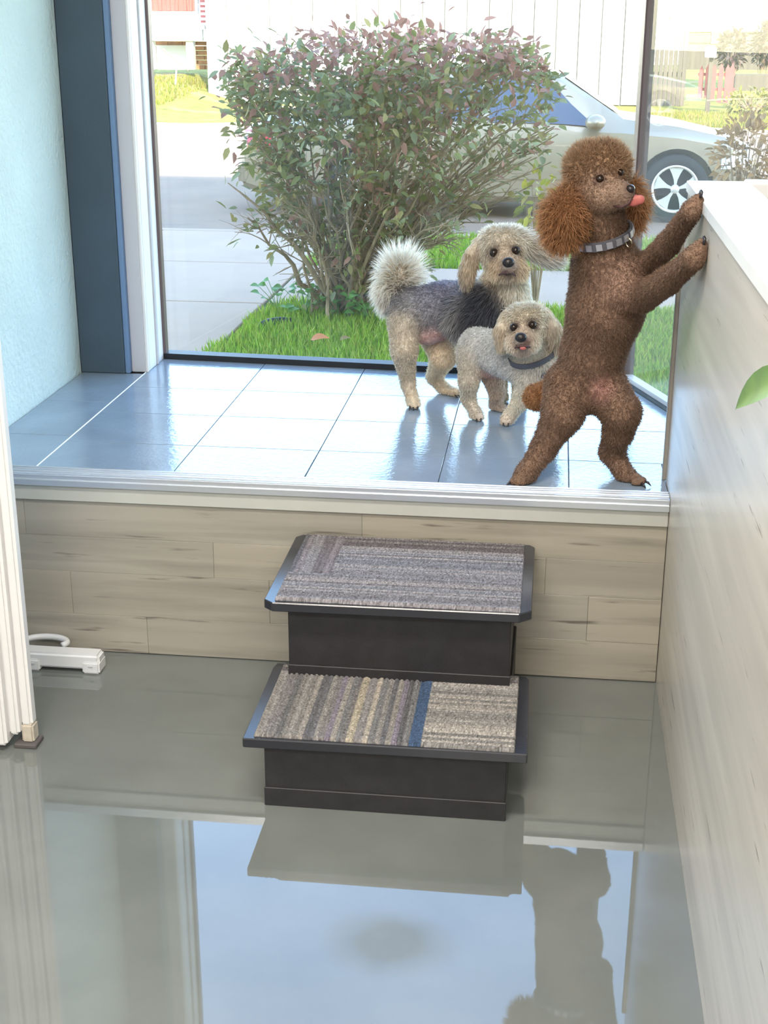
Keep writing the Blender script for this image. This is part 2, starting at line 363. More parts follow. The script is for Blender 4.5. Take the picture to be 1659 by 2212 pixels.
# ------------------------------------------------------------------ two step stool with carpet treads
st = empty('pet_steps', (-.27, 2.55, 0)); tag(st, 'black two-step wooden pet stairs with striped grey carpet treads', 'steps')
BK, BE = MAT['black_step'], MAT['step_edge']
box('lower_box', (-.506, 2.277, 0.0), (-.040, 2.88, .135), BK, st, .002)
box('base_board', (-.5075, 2.274, 0.0), (-.0385, 2.2785, .040), BK, st, .0012)
box('upper_box', (-.503, 2.528, .150), (-.046, 2.882, .312), BK, st, .002)
box('riser_board', (-.504, 2.524, .155), (-.045, 2.530, .182), BK, st, .0012)
prism('lower_tread', [(-.543, 2.256), (-.002, 2.262), (-.004, 2.57), (-.012, 2.585), (-.540, 2.583), (-.543, 2.56)], .135, .155, BE, st, .002)
prism('upper_tread', [(-.530, 2.498), (-.030, 2.504), (-.006, 2.524), (-.006, 2.875), (-.018, 2.888), (-.535, 2.888), (-.549, 2.872), (-.549, 2.514)], .312, .332, BE, st, .002)
def carpet(name, x0, x1, y0, y1, z, zones, parent):
    """looped carpet; zones: (u0,u1,v0,v1,axis,rib,palette)"""
    nx, ny = int((x1-x0)/.0021), int((y1-y0)/.0021)
    X, Y = np.meshgrid(np.linspace(x0, x1, nx), np.linspace(y0, y1, ny), indexing='ij')
    U, Vv = (X-x0)/(x1-x0), (Y-y0)/(y1-y0)
    H = np.zeros_like(X); C = np.zeros(X.shape+(3,)); C[:] = (.2, .2, .2)
    for u0, u1, v0, v1, ax, rib, pal in zones:
        mk = (U >= u0) & (U <= u1) & (Vv >= v0) & (Vv <= v1)
        a, b = (X, Y) if ax == 'y' else (Y, X)
        k = np.floor((a-a.min())/rib).astype(int)
        h = np.abs(np.sin(np.pi*(a-a.min())/rib))**.6*(.75+.25*np.abs(np.sin(np.pi*(b/.0085+.5*(k % 2)))))
        pal = np.array(pal); rr = np.random.default_rng(len(name)+int(u0*100)); idx = rr.integers(0, len(pal), 400)
        jit = 1+.12*rr.standard_normal(400)
        H[mk] = h[mk]; cc = pal[idx[k % 400]]*jit[k % 400][..., None]; C[mk] = cc[mk]
    C *= np.clip(1+.32*RNG.standard_normal(X.shape), .35, 1.9)[..., None]
    H = .003+.006*H; edge = (U < .002) | (U > .998) | (Vv < .002) | (Vv > .998); H[edge] = 0.0
    V = np.stack([X, Y, z+H], -1).reshape(-1, 3)
    i, j = np.meshgrid(np.arange(nx-1), np.arange(ny-1), indexing='ij'); q = (i*ny+j).ravel()
    Q = np.stack([q, q+ny, q+ny+1, q+1], -1)
    return mesh_np(name, V, Q, MAT['carpet'], parent, C.reshape(-1, 3), True, 4)
gr = [(.16, .16, .165), (.22, .21, .20), (.12, .12, .13), (.27, .25, .23), (.20, .18, .22)]
bg_ = [(.36, .32, .25), (.30, .27, .23), (.20, .19, .19)]
lw_ = [(.24, .23, .22), (.19, .185, .18), (.29, .27, .25)]
c1 = carpet('lower_carpet', -.523, -.026, 2.266, 2.575, .155, [(0, 1, 0, 1, 'x', .0075, gr), (0, .34, 0, .86, 'y', .0105, gr+bg_[2:]), (.34, .44, 0, .86, 'y', .016, bg_), (.44, .60, 0, .86, 'y', .0105, gr),
   (.60, .645, 0, .9, 'y', .03, [(.05, .09, .17)]), (.645, 1, 0, .9, 'x', .0095, lw_), (0, 1, .87, 1, 'x', .009, [(.13, .12, .12), (.17, .16, .15)])], st)  # dark band at the tread's back paints the shade by the riser
c2 = carpet('upper_carpet', -.526, -.028, 2.510, 2.872, .332, [(0, 1, 0, 1, 'x', .0072, [(.22, .22, .25), (.19, .20, .24), (.27, .26, .28), (.17, .17, .20)]), (0, .19, .38, 1, 'y', .0125, [(.20, .18, .20), (.14, .14, .16), (.26, .25, .27)]),
   (.19, 1, .84, 1, 'x', .011, [(.11, .10, .11), (.15, .14, .14)])], st)
for o in (c1, c2): tag(o, 'looped carpet in grey and beige stripes')

# white plastic gate foot on the floor
pf = empty('plastic_bar', (-1.09, 2.80, 0)); tag(pf, 'white plastic bar with a ring end lying on the floor by the casing', 'plastic bar')
box('bar', (-1.20, 2.782, .008), (-1.004, 2.826, .046), MAT['plastic'], pf, .006, 3)
for x in (-1.19, -1.045): box('foot', (x, 2.777, 0.0), (x+.042, 2.828, .030), MAT['plastic'], pf, .004, 2)
for x in (-1.165, -1.024): box('slot', (x-.006, 2.7752, .018), (x+.006, 2.7785, .022), MAT['greywhite'], pf, .0008)
rp = [(-1.158+.052*math.cos(t), 2.853+.030*math.sin(t), .040) for t in np.linspace(-.5, math.pi+.5, 22)]
mesh('ring', *tube(rp, [.008]*22, 8), MAT['plastic'], pf, True)

# trailing houseplant on the ledge, one leaf hanging into view
hp = empty('houseplant', (.345, 1.40, 1.122)); tag(hp, 'green pointed houseplant leaf hanging in front of the pale half wall', 'plant')
MAT['leafgreen'] = material('houseplant_leaf', (.16, .30, .06), .35, transl=.35, var=(14, .2))
MAT['pot'] = material('terracotta_pot', (.42, .22, .14), .8)
pr = [(.0, .0), (.045, .0), (.058, .10), (.064, .10), (.064, .125), (.056, .125), (.054, .108), (0, .105)]
V, Fc = [], []
for r_, z_ in pr:
    for k in range(20): V.append((.345+r_*.9*math.cos(k*math.pi/10), 1.40+r_*.9*math.sin(k*math.pi/10), 1.122+z_))
for i in range(len(pr)-1):
    for k in range(20): Fc.append((i*20+k, i*20+(k+1) % 20, (i+1)*20+(k+1) % 20, (i+1)*20+k))
mesh('pot', V, Fc, MAT['pot'], hp, True)
def leaf_geo(base, tip, wid, up, droop=.1, n=9):
    base, tip = np.array(base, float), np.array(tip, float); ax = tip-base; L_ = np.linalg.norm(ax); side = unit(np.cross(ax, up)); up = unit(np.cross(side, ax))
    V = []
    for i in range(n):
        t = i/(n-1); w = wid*(math.sin(math.pi*t**.75))**.9*(1-.25*t) + .0004; c = base+ax*t+up*L_*droop*math.sin(math.pi*t)
        V += [c-side*w+up*w*.25, c, c+side*w+up*w*.25]
    Fc = []
    for i in range(n-1): Fc += [(3*i, 3*i+1, 3*i+4, 3*i+3), (3*i+1, 3*i+2, 3*i+5, 3*i+4)]
    return V, Fc
lb, lt = atx(1725, 812, .262), atx(1588, 886, .235)
mesh('leaf', *leaf_geo(lb, lt, .024, (-.75, -.6, .5), .05), MAT['leafgreen'], hp, True)
mesh('stem', *tube([(.345, 1.40, 1.23), (.30, 1.45, 1.27), (.262, 1.50, 1.17), lb+(0, -.03, .06), lb], [.0025]*5, 6), MAT['leafgreen'], hp, True)
for k in range(9):
    a = k*.8; b0 = np.array((.345, 1.40, 1.225)); tp = b0+np.array((.13*math.cos(a)*.8, .12*math.sin(a)-.03, .10-.015*k))
    mesh('leaf', *leaf_geo(b0, tp, .026, (0, 0, 1), .12), MAT['leafgreen'], hp, True)

# ================================================================== outside
ZG, ZR = -0.33, -0.45
struct(box('lawn', (-30, 4.26, ZG-.3), (30, 11.86, ZG-.02), MAT['soil']), 'soil of the front lawn under the shrub', 'lawn')
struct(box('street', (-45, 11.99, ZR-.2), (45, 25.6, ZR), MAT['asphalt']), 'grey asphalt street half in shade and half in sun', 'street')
def slabs(name, label, xs_, ys_):
    root = struct(box(name, (xs_[0]+.01, ys_[0]+.01, ZG-.25), (xs_[-1]-.01, ys_[-1]-.01, ZG-.012), MAT['joint']), label, 'pavement')
    for i in range(len(xs_)-1):
        for j in range(len(ys_)-1):
            dz = .002*((i*7+j*3) % 3)
            box('slab', (xs_[i]+.006, ys_[j]+.006, ZG-.10), (xs_[i+1]-.006, ys_[j+1]-.006, ZG-.002+dz), MAT['concrete'], root, .006)
slabs('walkway', 'concrete walkway of wide slabs left of the shrub', [-6.4, -4.9, -3.4, -1.86], [4.3, 5.9, 7.36, 8.76, 10.28, 11.86])
slabs('sidewalk', 'concrete sidewalk running along the street behind the shrub', [-1.85, -.35, 1.15, 2.65, 4.15, 5.65], [8.80, 10.26])
kb = empty('kerb', (0, 11.92, ZG)); struct(kb, 'pale concrete kerb between grass strip and street', 'kerb')
for i in range(8): box('kerb_stone', (-9+i*2.4+.006, 11.86, ZR-.1), (-6.6+i*2.4-.006, 12.0, ZG), MAT['concrete'], kb, .015, 2)

def blades(name, n, xr, yr, z, h, label, keep=None, cm=((.20, .34, .02), (.32, .46, .04), (.40, .44, .07)), parent=None):
    x = RNG.uniform(*xr, n); y = RNG.uniform(*yr, n)
    if keep is not None:
        k = keep(x, y); x, y = x[k], y[k]
    n = len(x); a = RNG.uniform(0, 2*np.pi, n); hh = h*RNG.uniform(.6, 1.25, n); w = .0045*RNG.uniform(.7, 1.4, n)
    le = RNG.uniform(0, .55, n)*hh; la = RNG.uniform(0, 2*np.pi, n)
    B = np.stack([x, y, np.full(n, z)], -1); S = np.stack([np.cos(a), np.sin(a), 0*a], -1)*w[:, None]
    Lz = np.stack([np.cos(la)*le, np.sin(la)*le, hh], -1)
    Mid = B+Lz*np.array([.4, .4, .6]); T = B+Lz
    V = np.stack([B-S, B+S, Mid+S*.8, Mid-S*.8, T], 1).reshape(-1, 3); o = np.arange(n)*5
    tri = np.concatenate([np.stack([o, o+1, o+2], -1), np.stack([o, o+2, o+3], -1), np.stack([o+3, o+2, o+4], -1)])
    cm = np.array(cm); c = cm[RNG.integers(0, len(cm), n)]*RNG.uniform(.75, 1.25, (n, 1))
    o = mesh_np(name, V, tri, MAT['grass'], parent, np.repeat(c, 5, 0))
    return tag(o, label, 'grass', kind='stuff')
blades('grass', 42000, (-1.95, 2.0), (6.6, 8.82), ZG-.02, .075, 'bright green lawn grass between the window and the sidewalk',
       lambda x, y: (x > -1.86+.10*np.sin(y*5)*(.5)+np.clip((y-8.1)*.25, 0, .3)))
blades('grass', 16000, (-1.85, 3.2), (10.26, 11.86), ZG-.02, .075, 'green grass strip between the sidewalk and the kerb')

# far lawn beyond the street, banked up towards the house
def lawn_h(x, y):
    s = np.clip((-7.2-x)/1.5, 0, 1); t = np.clip((y-25.6)/8.4, 0, 1)
    return ZR+.03+s*t*.52+.02*np.sin(x*3)*np.sin(y*2)
gx, gy = np.meshgrid(np.linspace(-40, 40, 160), np.linspace(25.6, 60, 40), indexing='ij')
V = np.stack([gx, gy, lawn_h(gx, gy)], -1).reshape(-1, 3); i, j = np.meshgrid(np.arange(159), np.arange(39), indexing='ij'); q = (i*40+j).ravel()
struct(mesh_np('lawn_far', V, np.stack([q, q+40, q+41, q+1], -1), MAT['farlawn'], None, None, True, 4), 'sunlit yellow green lawn across the street', 'lawn')
def far_blades(name, n, xr, yr, label):
    x = RNG.uniform(*xr, n); y = RNG.uniform(*yr, n); z = lawn_h(x, y); h = RNG.uniform(.04, .13, n); a = RNG.uniform(0, 6.28, n); w = .014
    S = np.stack([np.cos(a), np.sin(a), 0*a], -1)*w; B = np.stack([x, y, z-.01], -1); T = B+np.stack([RNG.normal(0, .03, n), RNG.normal(0, .03, n), h], -1)
    V = np.stack([B-S, B+S, T], 1).reshape(-1, 3); o = np.arange(n)*3
    c = np.array(((.28, .28, .03), (.36, .30, .06), (.20, .23, .03), (.38, .27, .11)))[RNG.integers(0, 4, n)]
    tag(mesh_np(name, V, np.stack([o, o+1, o+2], -1), MAT['grass'], None, np.repeat(c, 3, 0)), label, 'grass', kind='stuff')
far_blades('grass', 14000, (-13, -8.1), (25.7, 33.2), 'yellow green sunlit grass on the bank below the house')
far_blades('grass', 9000, (1.5, 6), (25.7, 29.4), 'pale sunlit grass by the pink picket fence')

# ------------------------------------------------------------------ the shrub
MAT['leafp'] = [material('leaf_green', (.25, .25, .085), .55, spec=.3, transl=.3), material('leaf_olive', (.36, .29, .11), .55, spec=.3, transl=.3), material('leaf_purple', (.44, .22, .16), .55, spec=.3, transl=.3), material('leaf_grey', (.29, .305, .16), .5, spec=.3, transl=.3)]
LEAFC = [(.25, .25, .085), (.36, .29, .11), (.44, .22, .16), (.29, .305, .16)]
bb = atz(735, 676, ZG); bush = empty('lilac_shrub', bb); tag(bush, 'large rounded shrub with many bare stems and purple green leaves', 'shrub')
SH = np.array([(478, 165), (520, 125), (600, 115), (690, 68), (800, 90), (885, 62), (960, 95), (1100, 85), (1150, 125), (1195, 165), (1210, 240), (1195, 330), (1130, 420), (1040, 500), (930, 540), (800, 560), (660, 520), (640, 440), (585, 330), (500, 260)], float)
def inside(x, y):
    c = False; n = len(SH)
    for i in range(n):
        x1, y1 = SH[i]; x2, y2 = SH[(i+1) % n]
        if (y1 > y) != (y2 > y) and x < (x2-x1)*(y-y1)/(y2-y1)+x1: c = not c
    return c
lv = []     # leaves: (pos, dir, len, kind)
def bez(a, b, c, n):
    t = np.linspace(0, 1, n)[:, None]; return (1-t)**2*a+2*t*(1-t)*b+t*t*c
nr = np.random.default_rng(3)
def add_leaf(p, out, purple):
    d = unit(out*.6+nr.normal(0, .5, 3)+np.array((0, -.15, -.25)))
    k = 2 if nr.random() < purple else nr.choice([0, 1, 3], p=[.42, .22, .36])
    lv.append((p, d, nr.uniform(.045, .09), int(k)))
cen = at(840, 300, 8.3)
stem_n = 0
def grow(tip, leafy, main=True, r0=.013, purple=.2, base=None):
    base = np.array((bb[0]+nr.normal(0, .09), bb[1]+nr.normal(0, .09), ZG-.05)) if base is None else base
    mid = base+(tip-base)*.5+np.array((-(tip-base)[0]*.14, -(tip-base)[1]*.14, .12))+nr.normal(0, .05, 3)
    P = bez(base, mid, tip, 9); P[1:-1] += nr.normal(0, .012, (7, 3))
    parts = [tube(P, np.linspace(r0, .0035, 9), 5, False)]
    for _ in range(nr.integers(6, 10)):
        t = nr.uniform(.38, .98); i = int(t*8); s = P[i]; dr = unit((tip-base)*.5+(s-cen)*.6+nr.normal(0, .45, 3)+np.array((0, 0, .35)))
        ln = nr.uniform(.14, .34)*(1.15-t*.5); e = s+dr*ln; Q = bez(s, s+dr*ln*.5+nr.normal(0, .03, 3), e, 5)
        parts.append(tube(Q, np.linspace(.0045, .0016, 5), 4, False))
        for _k in range(2):
            s2 = Q[nr.integers(1, 4)]; d2 = unit(dr+nr.normal(0, .6, 3)); e2 = s2+d2*nr.uniform(.06, .17)
            parts.append(tube([s2, (s2+e2)/2+nr.normal(0, .008, 3), e2], [.0022, .0018, .001], 3, False))
            if nr.random() < leafy:
                for _l in range(nr.integers(2, 5)): add_leaf(e2+nr.normal(0, .03, 3), d2, purple)
        if nr.random() < leafy:
            for _l in range(nr.integers(4, 8)): add_leaf(Q[nr.integers(2, 5)]+nr.normal(0, .03, 3), dr, purple)
    V, Fc = merge(parts); mesh('stem', V, Fc, MAT['bark'], bush, True)
n = 0
while n < 62:
    px, py = nr.uniform(465, 1230), nr.uniform(20, 520)
    if not inside(px, py): continue
    edge = abs((px-840)/380); dy = nr.uniform(-1, 1)*.75*math.sqrt(max(.05, 1-min(1, edge)**2))
    tip = at(px, py, 8.3+dy)
    leafy = .9 if py < 260 else .45 if (py < 430 and px < 700) else .18
    if px > 1000 and py > 180: leafy *= .55
    grow(tip, leafy, purple=.55 if py < 110 else .22 if py < 200 else .06, r0=nr.uniform(.008, .016)); n += 1
for px, py in ((492, 395), (535, 470), (598, 420)):      # low branches at the left
    grow(at(px, py, 8.15), .22, r0=.026, purple=.05)
for px, py in ((700, 540), (790, 500), (850, 540), (920, 520), (980, 500), (1080, 430), (1150, 400), (1190, 350), (1205, 290), (1120, 340), (640, 420), (690, 400), (740, 450), (780, 400), (830, 430), (880, 400), (930, 420), (970, 370), (1020, 330), (1060, 300), (1130, 260), (1180, 220), (1000, 440), (900, 350), (820, 340), (760, 360), (1100, 390), (1160, 340), (940, 480), (870, 470)):
    grow(at(px, py, 8.2+nr.uniform(-.3, .3)), .12, r0=.012, purple=.0)
def leaf_mesh():
    b, l1, l2, t, r2, r1, c = (0, 0, 0), (-.22, .25, .05), (-.20, .62, .03), (0, 1, -.10), (.20, .62, .03), (.22, .25, .05), (0, .45, -.03)
    return [b, l1, l2, t, r2, r1, c], [(6, 1, 0), (6, 2, 1), (6, 3, 2), (6, 4, 3), (6, 5, 4), (6, 0, 5)]
LV, LF = leaf_mesh(); LVn = np.array(LV)
def leaf_frame(d, roll):
    y = unit(d); x = unit(np.cross(y, (0, 0, 1) if abs(y[2]) < .95 else (1, 0, 0))); z = np.cross(x, y)
    x, z = x*math.cos(roll)+z*math.sin(roll), -x*math.sin(roll)+z*math.cos(roll); return np.stack([x, y, z], 1)
n = 0
while n < 600:                                  # leaf clusters filling the crown
    px, py = nr.uniform(465, 1230), nr.uniform(20, 500)
    if not inside(px, py): continue
    pr_ = 1.0 if py < 230 else .55 if py < 320 else .35 if px < 640 else .05
    if px > 980 and py > 170: pr_ *= .35
    if nr.random() > pr_: continue
    edge = abs((px-840)/380); p = at(px, py, 8.3+nr.uniform(-1, 1)*.75*math.sqrt(max(.05, 1-min(1, edge)**2)))
    for _ in range(nr.integers(6, 12)): add_leaf(p+nr.normal(0, .05, 3), unit(p-cen+np.array((0, 0, .3))), .7 if py < 130 else .35 if py < 200 else .12)
    n += 1
lv.sort(key=lambda a: a[0][1])
lm = []
for k in range(4):
    me = bpy.data.meshes.new('leaf'); me.from_pydata(LV, [], LF); me.materials.append(MAT['leafp'][k]); lm.append(me)
for p, d, ln, k in lv[:300]:
    o = bpy.data.objects.new('leaf', lm[k]); A = leaf_frame(d, nr.uniform(-.9, .9))*ln
    o.matrix_basis = Matrix([[*A[i], p[i]] for i in range(3)]+[[0, 0, 0, 1]]); put(o, bush)
VV, TT, CC = [], [], []
for p, d, ln, k in lv[300:]:
    o = len(VV)*7; VV.append(p+(LVn*ln)@leaf_frame(d, nr.uniform(-.9, .9)).T); TT += [[a+o for a in f] for f in LF]; CC.append(np.tile(np.array(LEAFC[k])*nr.uniform(.75, 1.3), (7, 1)))
tag(mesh_np('foliage', np.concatenate(VV), TT, MAT['leafc'], bush, np.concatenate(CC)), kind='stuff')

# low weeds at the shrub's foot
def weed(px, py, label, n=16, r=.16):
    b = atz(px, py, ZG-.02); root = empty('weed_clump', b); tag(root, label, 'plant', 'weeds at the foot of the shrub')
    V, Fc = [], []
    for k in range(n):
        a = nr.uniform(0, 6.28); l_ = nr.uniform(.5, 1)*r; e = b+np.array((math.cos(a)*l_, math.sin(a)*l_*.6, nr.uniform(.07, .22)))
        v, f = tube([b, (b+e)/2+(0, 0, .03), e], [.003, .002, .0015], 4, False); V, Fc = merge([(V, Fc), (v, f)])
        mesh('leaf', *leaf_geo(e, e+np.array((math.cos(a)*.06, math.sin(a)*.05-.02, nr.uniform(-.02, .03))), .032, (0, -.4, 1), .1, 5), MAT['weed'], root, True)
    mesh('stalks', V, Fc, MAT['weed'], root)
MAT['weed'] = material('weed_green', (.19, .36, .09), .5, transl=.3, var=(20, .25))
weed(660, 690, 'leafy green weed clump left of the shrub base')
weed(730, 694, 'leafy green weed clump right under the shrub stems', 22, .2)
weed(800, 702, 'leafy green weed clump right of the shrub base', 14)
weed(600, 680, 'small green weed clump at the walkway corner', 10, .12)
hz = [atz(x, y, ZG+.02) for x, y in ((562, 704), (580, 696), (605, 693), (632, 693))]
tag(mesh('garden_hose', *tube(hz, [.022, .024, .024, .02], 10), material('black_hose', (.02, .025, .03), .5), None, True), 'short dark hose end lying in the grass by the walkway', 'hose')
fl = atz(690, 735, ZG+.055)
tag(mesh('fallen_leaf', *leaf_geo(fl-(.05, 0, 0), fl+(.06, .01, .01), .03, (0, -.5, 1), .15), material('orange_leaf', (.55, .20, .07), .6), None, True), 'orange fallen leaf lying on the green lawn', 'leaf')
fl = atz(745, 735, ZG+.05)
tag(mesh('fallen_leaf', *leaf_geo(fl-(.03, 0, 0), fl+(.03, .02, .01), .02, (0, -.5, 1), .15), material('brown_leaf', (.25, .17, .06), .7), None, True), 'small brown fallen leaf right of the orange one', 'leaf')

# ------------------------------------------------------------------ cars
ST = np.array([  # x, zbot, zbelt, w, ztop, wt
    (-2.52, .34, .60, .66, .64, .52), (-2.46, .25, .76, .80, .84, .68), (-2.25, .20, .86, .87, .955, .74), (-1.75, .18, .895, .905, 1.00, .73), (-1.05, .18, .895, .915, 1.37, .60),
    (-.40, .17, .89, .915, 1.435, .57), (.25, .17, .87, .915, 1.43, .58), (.66, .17, .86, .915, 1.36, .61), (1.28, .17, .84, .91, .965, .76), (1.80, .18, .80, .90, .90, .74), (2.28, .20, .72, .85, .80, .68), (2.52, .24, .64, .74, .70, .58), (2.62, .34, .54, .58, .57, .45)])
def sec(x):
    return np.array([np.interp(x, ST[:, 0], ST[:, k]) for k in range(1, 6)])
def half(x):
    zb, zl, w, zt, wt = sec(x); cz = zb+(zl-zb)*.60
    return [(w*.90, zb), (w*.965, zb+.06), (w*.985, zb+(cz-zb)*.6), (w*1.0, cz), (w*.99, cz+(zl-cz)*.5), (w*.965, zl), (wt+(.06*(zt-zl)), zt-.06*min(1, (zt-zl)/.1)), (wt*.9, zt-.005), (0, zt+.012)]
def side_y(x, z):
    h = half(x); zz = [p[1] for p in h[:7]]; yy = [p[0] for p in h[:7]]; return float(np.interp(z, zz, yy))
def make_car(name, paint):
    root = empty(name)
    xs_ = np.unique(np.concatenate([ST[:, 0], np.linspace(-2.5, 2.6, 45)])); V, Fc = [], []; m_ = 17
    for x in xs_:
        h = half(x); ring = [(x, y, z) for y, z in h]+[(x, -y, z) for y, z in h[-2::-1]]; V += ring
    for i in range(len(xs_)-1):
        for k in range(m_): Fc.append((i*m_+k, (i+1)*m_+k, (i+1)*m_+(k+1) % m_, i*m_+(k+1) % m_))
    Fc.append(tuple(range(m_))); Fc.append(tuple((len(xs_)-1)*m_+k for k in range(m_))[::-1])
    body = mesh('body', V, Fc, paint, root)
    bm = bmesh.new(); bm.from_mesh(body.data); bmesh.ops.recalc_face_normals(bm, faces=bm.faces); bm.to_mesh(body.data); bm.free()
    cut = bmesh.new()
    for x in (-1.28, 1.80):
        for s in (-1, 1):
            bmesh.ops.create_cone(cut, cap_ends=True, segments=32, radius1=.375, radius2=.375, depth=.5, matrix=Matrix.Translation((x, s*.82, .33)) @ Matrix.Rotation(math.pi/2, 4, 'X'))
    co = from_bm('arch_cutter', cut, None); md = body.modifiers.new('arches', 'BOOLEAN'); md.operation = 'DIFFERENCE'; md.object = co; md.solver = 'EXACT'
    dg = bpy.context.evaluated_depsgraph_get(); new = bpy.data.meshes.new_from_object(body.evaluated_get(dg)); body.modifiers.clear(); body.data = new
    new.materials.clear(); new.materials.append(paint)
    new.polygons.foreach_set('use_smooth', [True]*len(new.polygons)); new.set_sharp_from_angle(angle=math.radians(28))
    bpy.data.objects.remove(co)
    def patch(nm, fn, nu, nv, m, par=root):
        V = [fn(i/(nu-1), j/(nv-1)) for i in range(nu) for j in range(nv)]
        Fc = [(i*nv+j, (i+1)*nv+j, (i+1)*nv+j+1, i*nv+j+1) for i in range(nu-1) for j in range(nv-1)]
        return mesh(nm, V, Fc, m, par, True)
    CG, TR = MAT['carglass'], MAT['cartrim']
    for s in (-1, 1):
        def win(xb0, xb1, xt0, xt1):
            def f(u, v):
                x = (xb0+(xb1-xb0)*u)*(1-v)+(xt0+(xt1-xt0)*u)*v; h = half(x); a, b = h[5], h[6]
                a = (a[0], max(a[1], .88)); t = .10+.80*v; return (x, s*(a[0]+(b[0]-a[0])*t+.010), a[1]+(b[1]-a[1])*t)
            return f
        patch('side_window', win(-.02, 1.08, -.02, .60), 12, 4, CG); patch('side_window', win(-1.30, -.10, -.92, -.10), 12, 4, CG)
        patch('tail_light', lambda u, v: (lambda x, z: (x, s*(side_y(x, z)+.008), z))(-2.47+.30*u, .62+.20*v), 6, 5, MAT['taillight'])
        patch('headlight', lambda u, v: (lambda x, z: (x, s*(side_y(x, z)+.008), z))(2.22+.30*u, .52+.12*v), 6, 4, MAT['headlight'])
        patch('side_moulding', lambda u, v: (lambda x, z: (x, s*(side_y(x, z)+.012), z))(-.95+2.35*u, .40+.05*v), 16, 3, paint)
        V, Fc = [], []
        for i in range(9):
            for k in range(14):
                th, ph = math.pi*i/8, 2*math.pi*k/14; V.append((1.00+.10*math.sin(th)*math.cos(ph), s*(1.02+.115*math.cos(th)), .95+.075*math.sin(th)*math.sin(ph)))
        for i in range(8):
            for k in range(14): Fc.append((i*14+k, i*14+(k+1) % 14, (i+1)*14+(k+1) % 14, (i+1)*14+k))
        mr = mesh('door_mirror', V, Fc, paint, root, True)
        mesh('mirror_stalk', *tube([(1.04, s*.86, .90), (1.02, s*.98, .93)], [.03, .025], 8), MAT['cartrim'], mr)
        for x in (.02, -.86): box('door_handle', (x-.09, s*.925-.012, .745), (x+.09, s*.925+.012, .775), paint, root, .008, 2)
    def top(x0, x1, k):
        def f(u, v):
            x = x0+(x1-x0)*u; h = half(x); y = (2*v-1)*h[7][0]*k; z = h[7][1]+(h[8][1]-h[7][1])*(1-abs(2*v-1)); return (x, y, z+.012)
        return f
    patch('windshield', top(.70, 1.25, .98), 8, 7, CG); patch('rear_window', top(-1.70, -1.12, .95), 8, 7, CG)
    box('rear_bumper', (-2.56, -.72, .26), (-2.40, .72, .52), paint, root, .05, 3)
    box('number_plate', (-2.568, -.17, .58), (-2.535, .17, .69), MAT['white'], root, .004)
    # wheels
    def lathe(pr, n, yc, s, xc):
        V, Fc = [], []
        for r_, y_ in pr:
            for k in range(n): t = 2*math.pi*k/n; V.append((xc+r_*math.cos(t), yc+s*y_, .325+r_*math.sin(t)))
        for i in range(len(pr)-1):
            for k in range(n): Fc.append((i*n+k, i*n+(k+1) % n, (i+1)*n+(k+1) % n, (i+1)*n+k))
        return V, Fc
    for xc in (-1.28, 1.80):
        for s in (-1, 1):
            yc = s*.80
            w = mesh('wheel', *lathe([(.215, -.10), (.31, -.10), (.325, -.06), (.325, .06), (.31, .085), (.225, .095), (.215, .07)], 36, yc, s, xc), MAT['tyre'], root, True)
            mesh('rim', *lathe([(.205, .06), (.228, .085), (.228, .10), (.210, .10), (.200, .06)], 36, yc, s, xc), MAT['rim'], w, True)
            mesh('brake_disc', *lathe([(0, .0), (.20, .0), (.20, -.04)], 24, yc, s, xc), MAT['tyre'], w, True)
            mesh('hub', *lathe([(0, .105), (.035, .10), (.045, .07)], 16, yc, s, xc), MAT['rim'], w, True)
            for k in range(5):
                t0 = 2*math.pi*k/5+.31; V, Fc = [], []
                for rr, hw_, yy in ((.03, .32, .085), (.09, .20, .088), (.15, .27, .085), (.212, .34, .085)):
                    for e in (-1, 1):
                        th = t0+e*hw_
                        for dy in (0, -.02): V.append((xc+rr*math.cos(th), yc+s*(yy+dy), .325+rr*math.sin(th)))
                for i in range(3):
                    a = i*4; Fc += [(a, a+2, a+6, a+4), (a+1, a+5, a+7, a+3), (a, a+4, a+5, a+1), (a+2, a+3, a+7, a+6)]
                mesh('spoke', V, Fc, MAT['rim'], w)
    return root
MAT['carglass'] = material('car_glass', (.03, .045, .07), .06, ior=1.6, coat=.6)
MAT['cartrim'] = material('car_trim', (.05, .05, .05), .5)
MAT['taillight'] = material('tail_lens', (.60, .03, .04), .15, coat=.5)
MAT['headlight'] = material('head_lens', (.75, .78, .80), .1, coat=1)
MAT['tyre'] = material('tyre_rubber', (.03, .028, .026), .85)
MAT['rim'] = material('wheel_alloy', (.85, .83, .76), .35, metal=.35)
paint1 = material('champagne_paint', (.37, .295, .195), .3, metal=.2, coat=.7, coat_rough=.05)
car = make_car('sedan_car', paint1); tag(car, 'silver beige sedan parked along the street behind the shrub', 'car')
car.matrix_basis = Matrix.Translation((-.63, 14.66, ZR))

def copy_tree(o, parent=None):
    c = o.copy(); col.objects.link(c); c.parent = parent
    for ch in [k for k in o.children]: copy_tree(ch, c)
    return c
car2 = copy_tree(car); tag(car2, 'pale parked car seen mirrored in the angled side pane', 'car')
car2.matrix_basis = Matrix.Translation((-13.6, 21.1, ZR)) @ Matrix.Rotation(math.atan2(-.63, -.779), 4, 'Z')

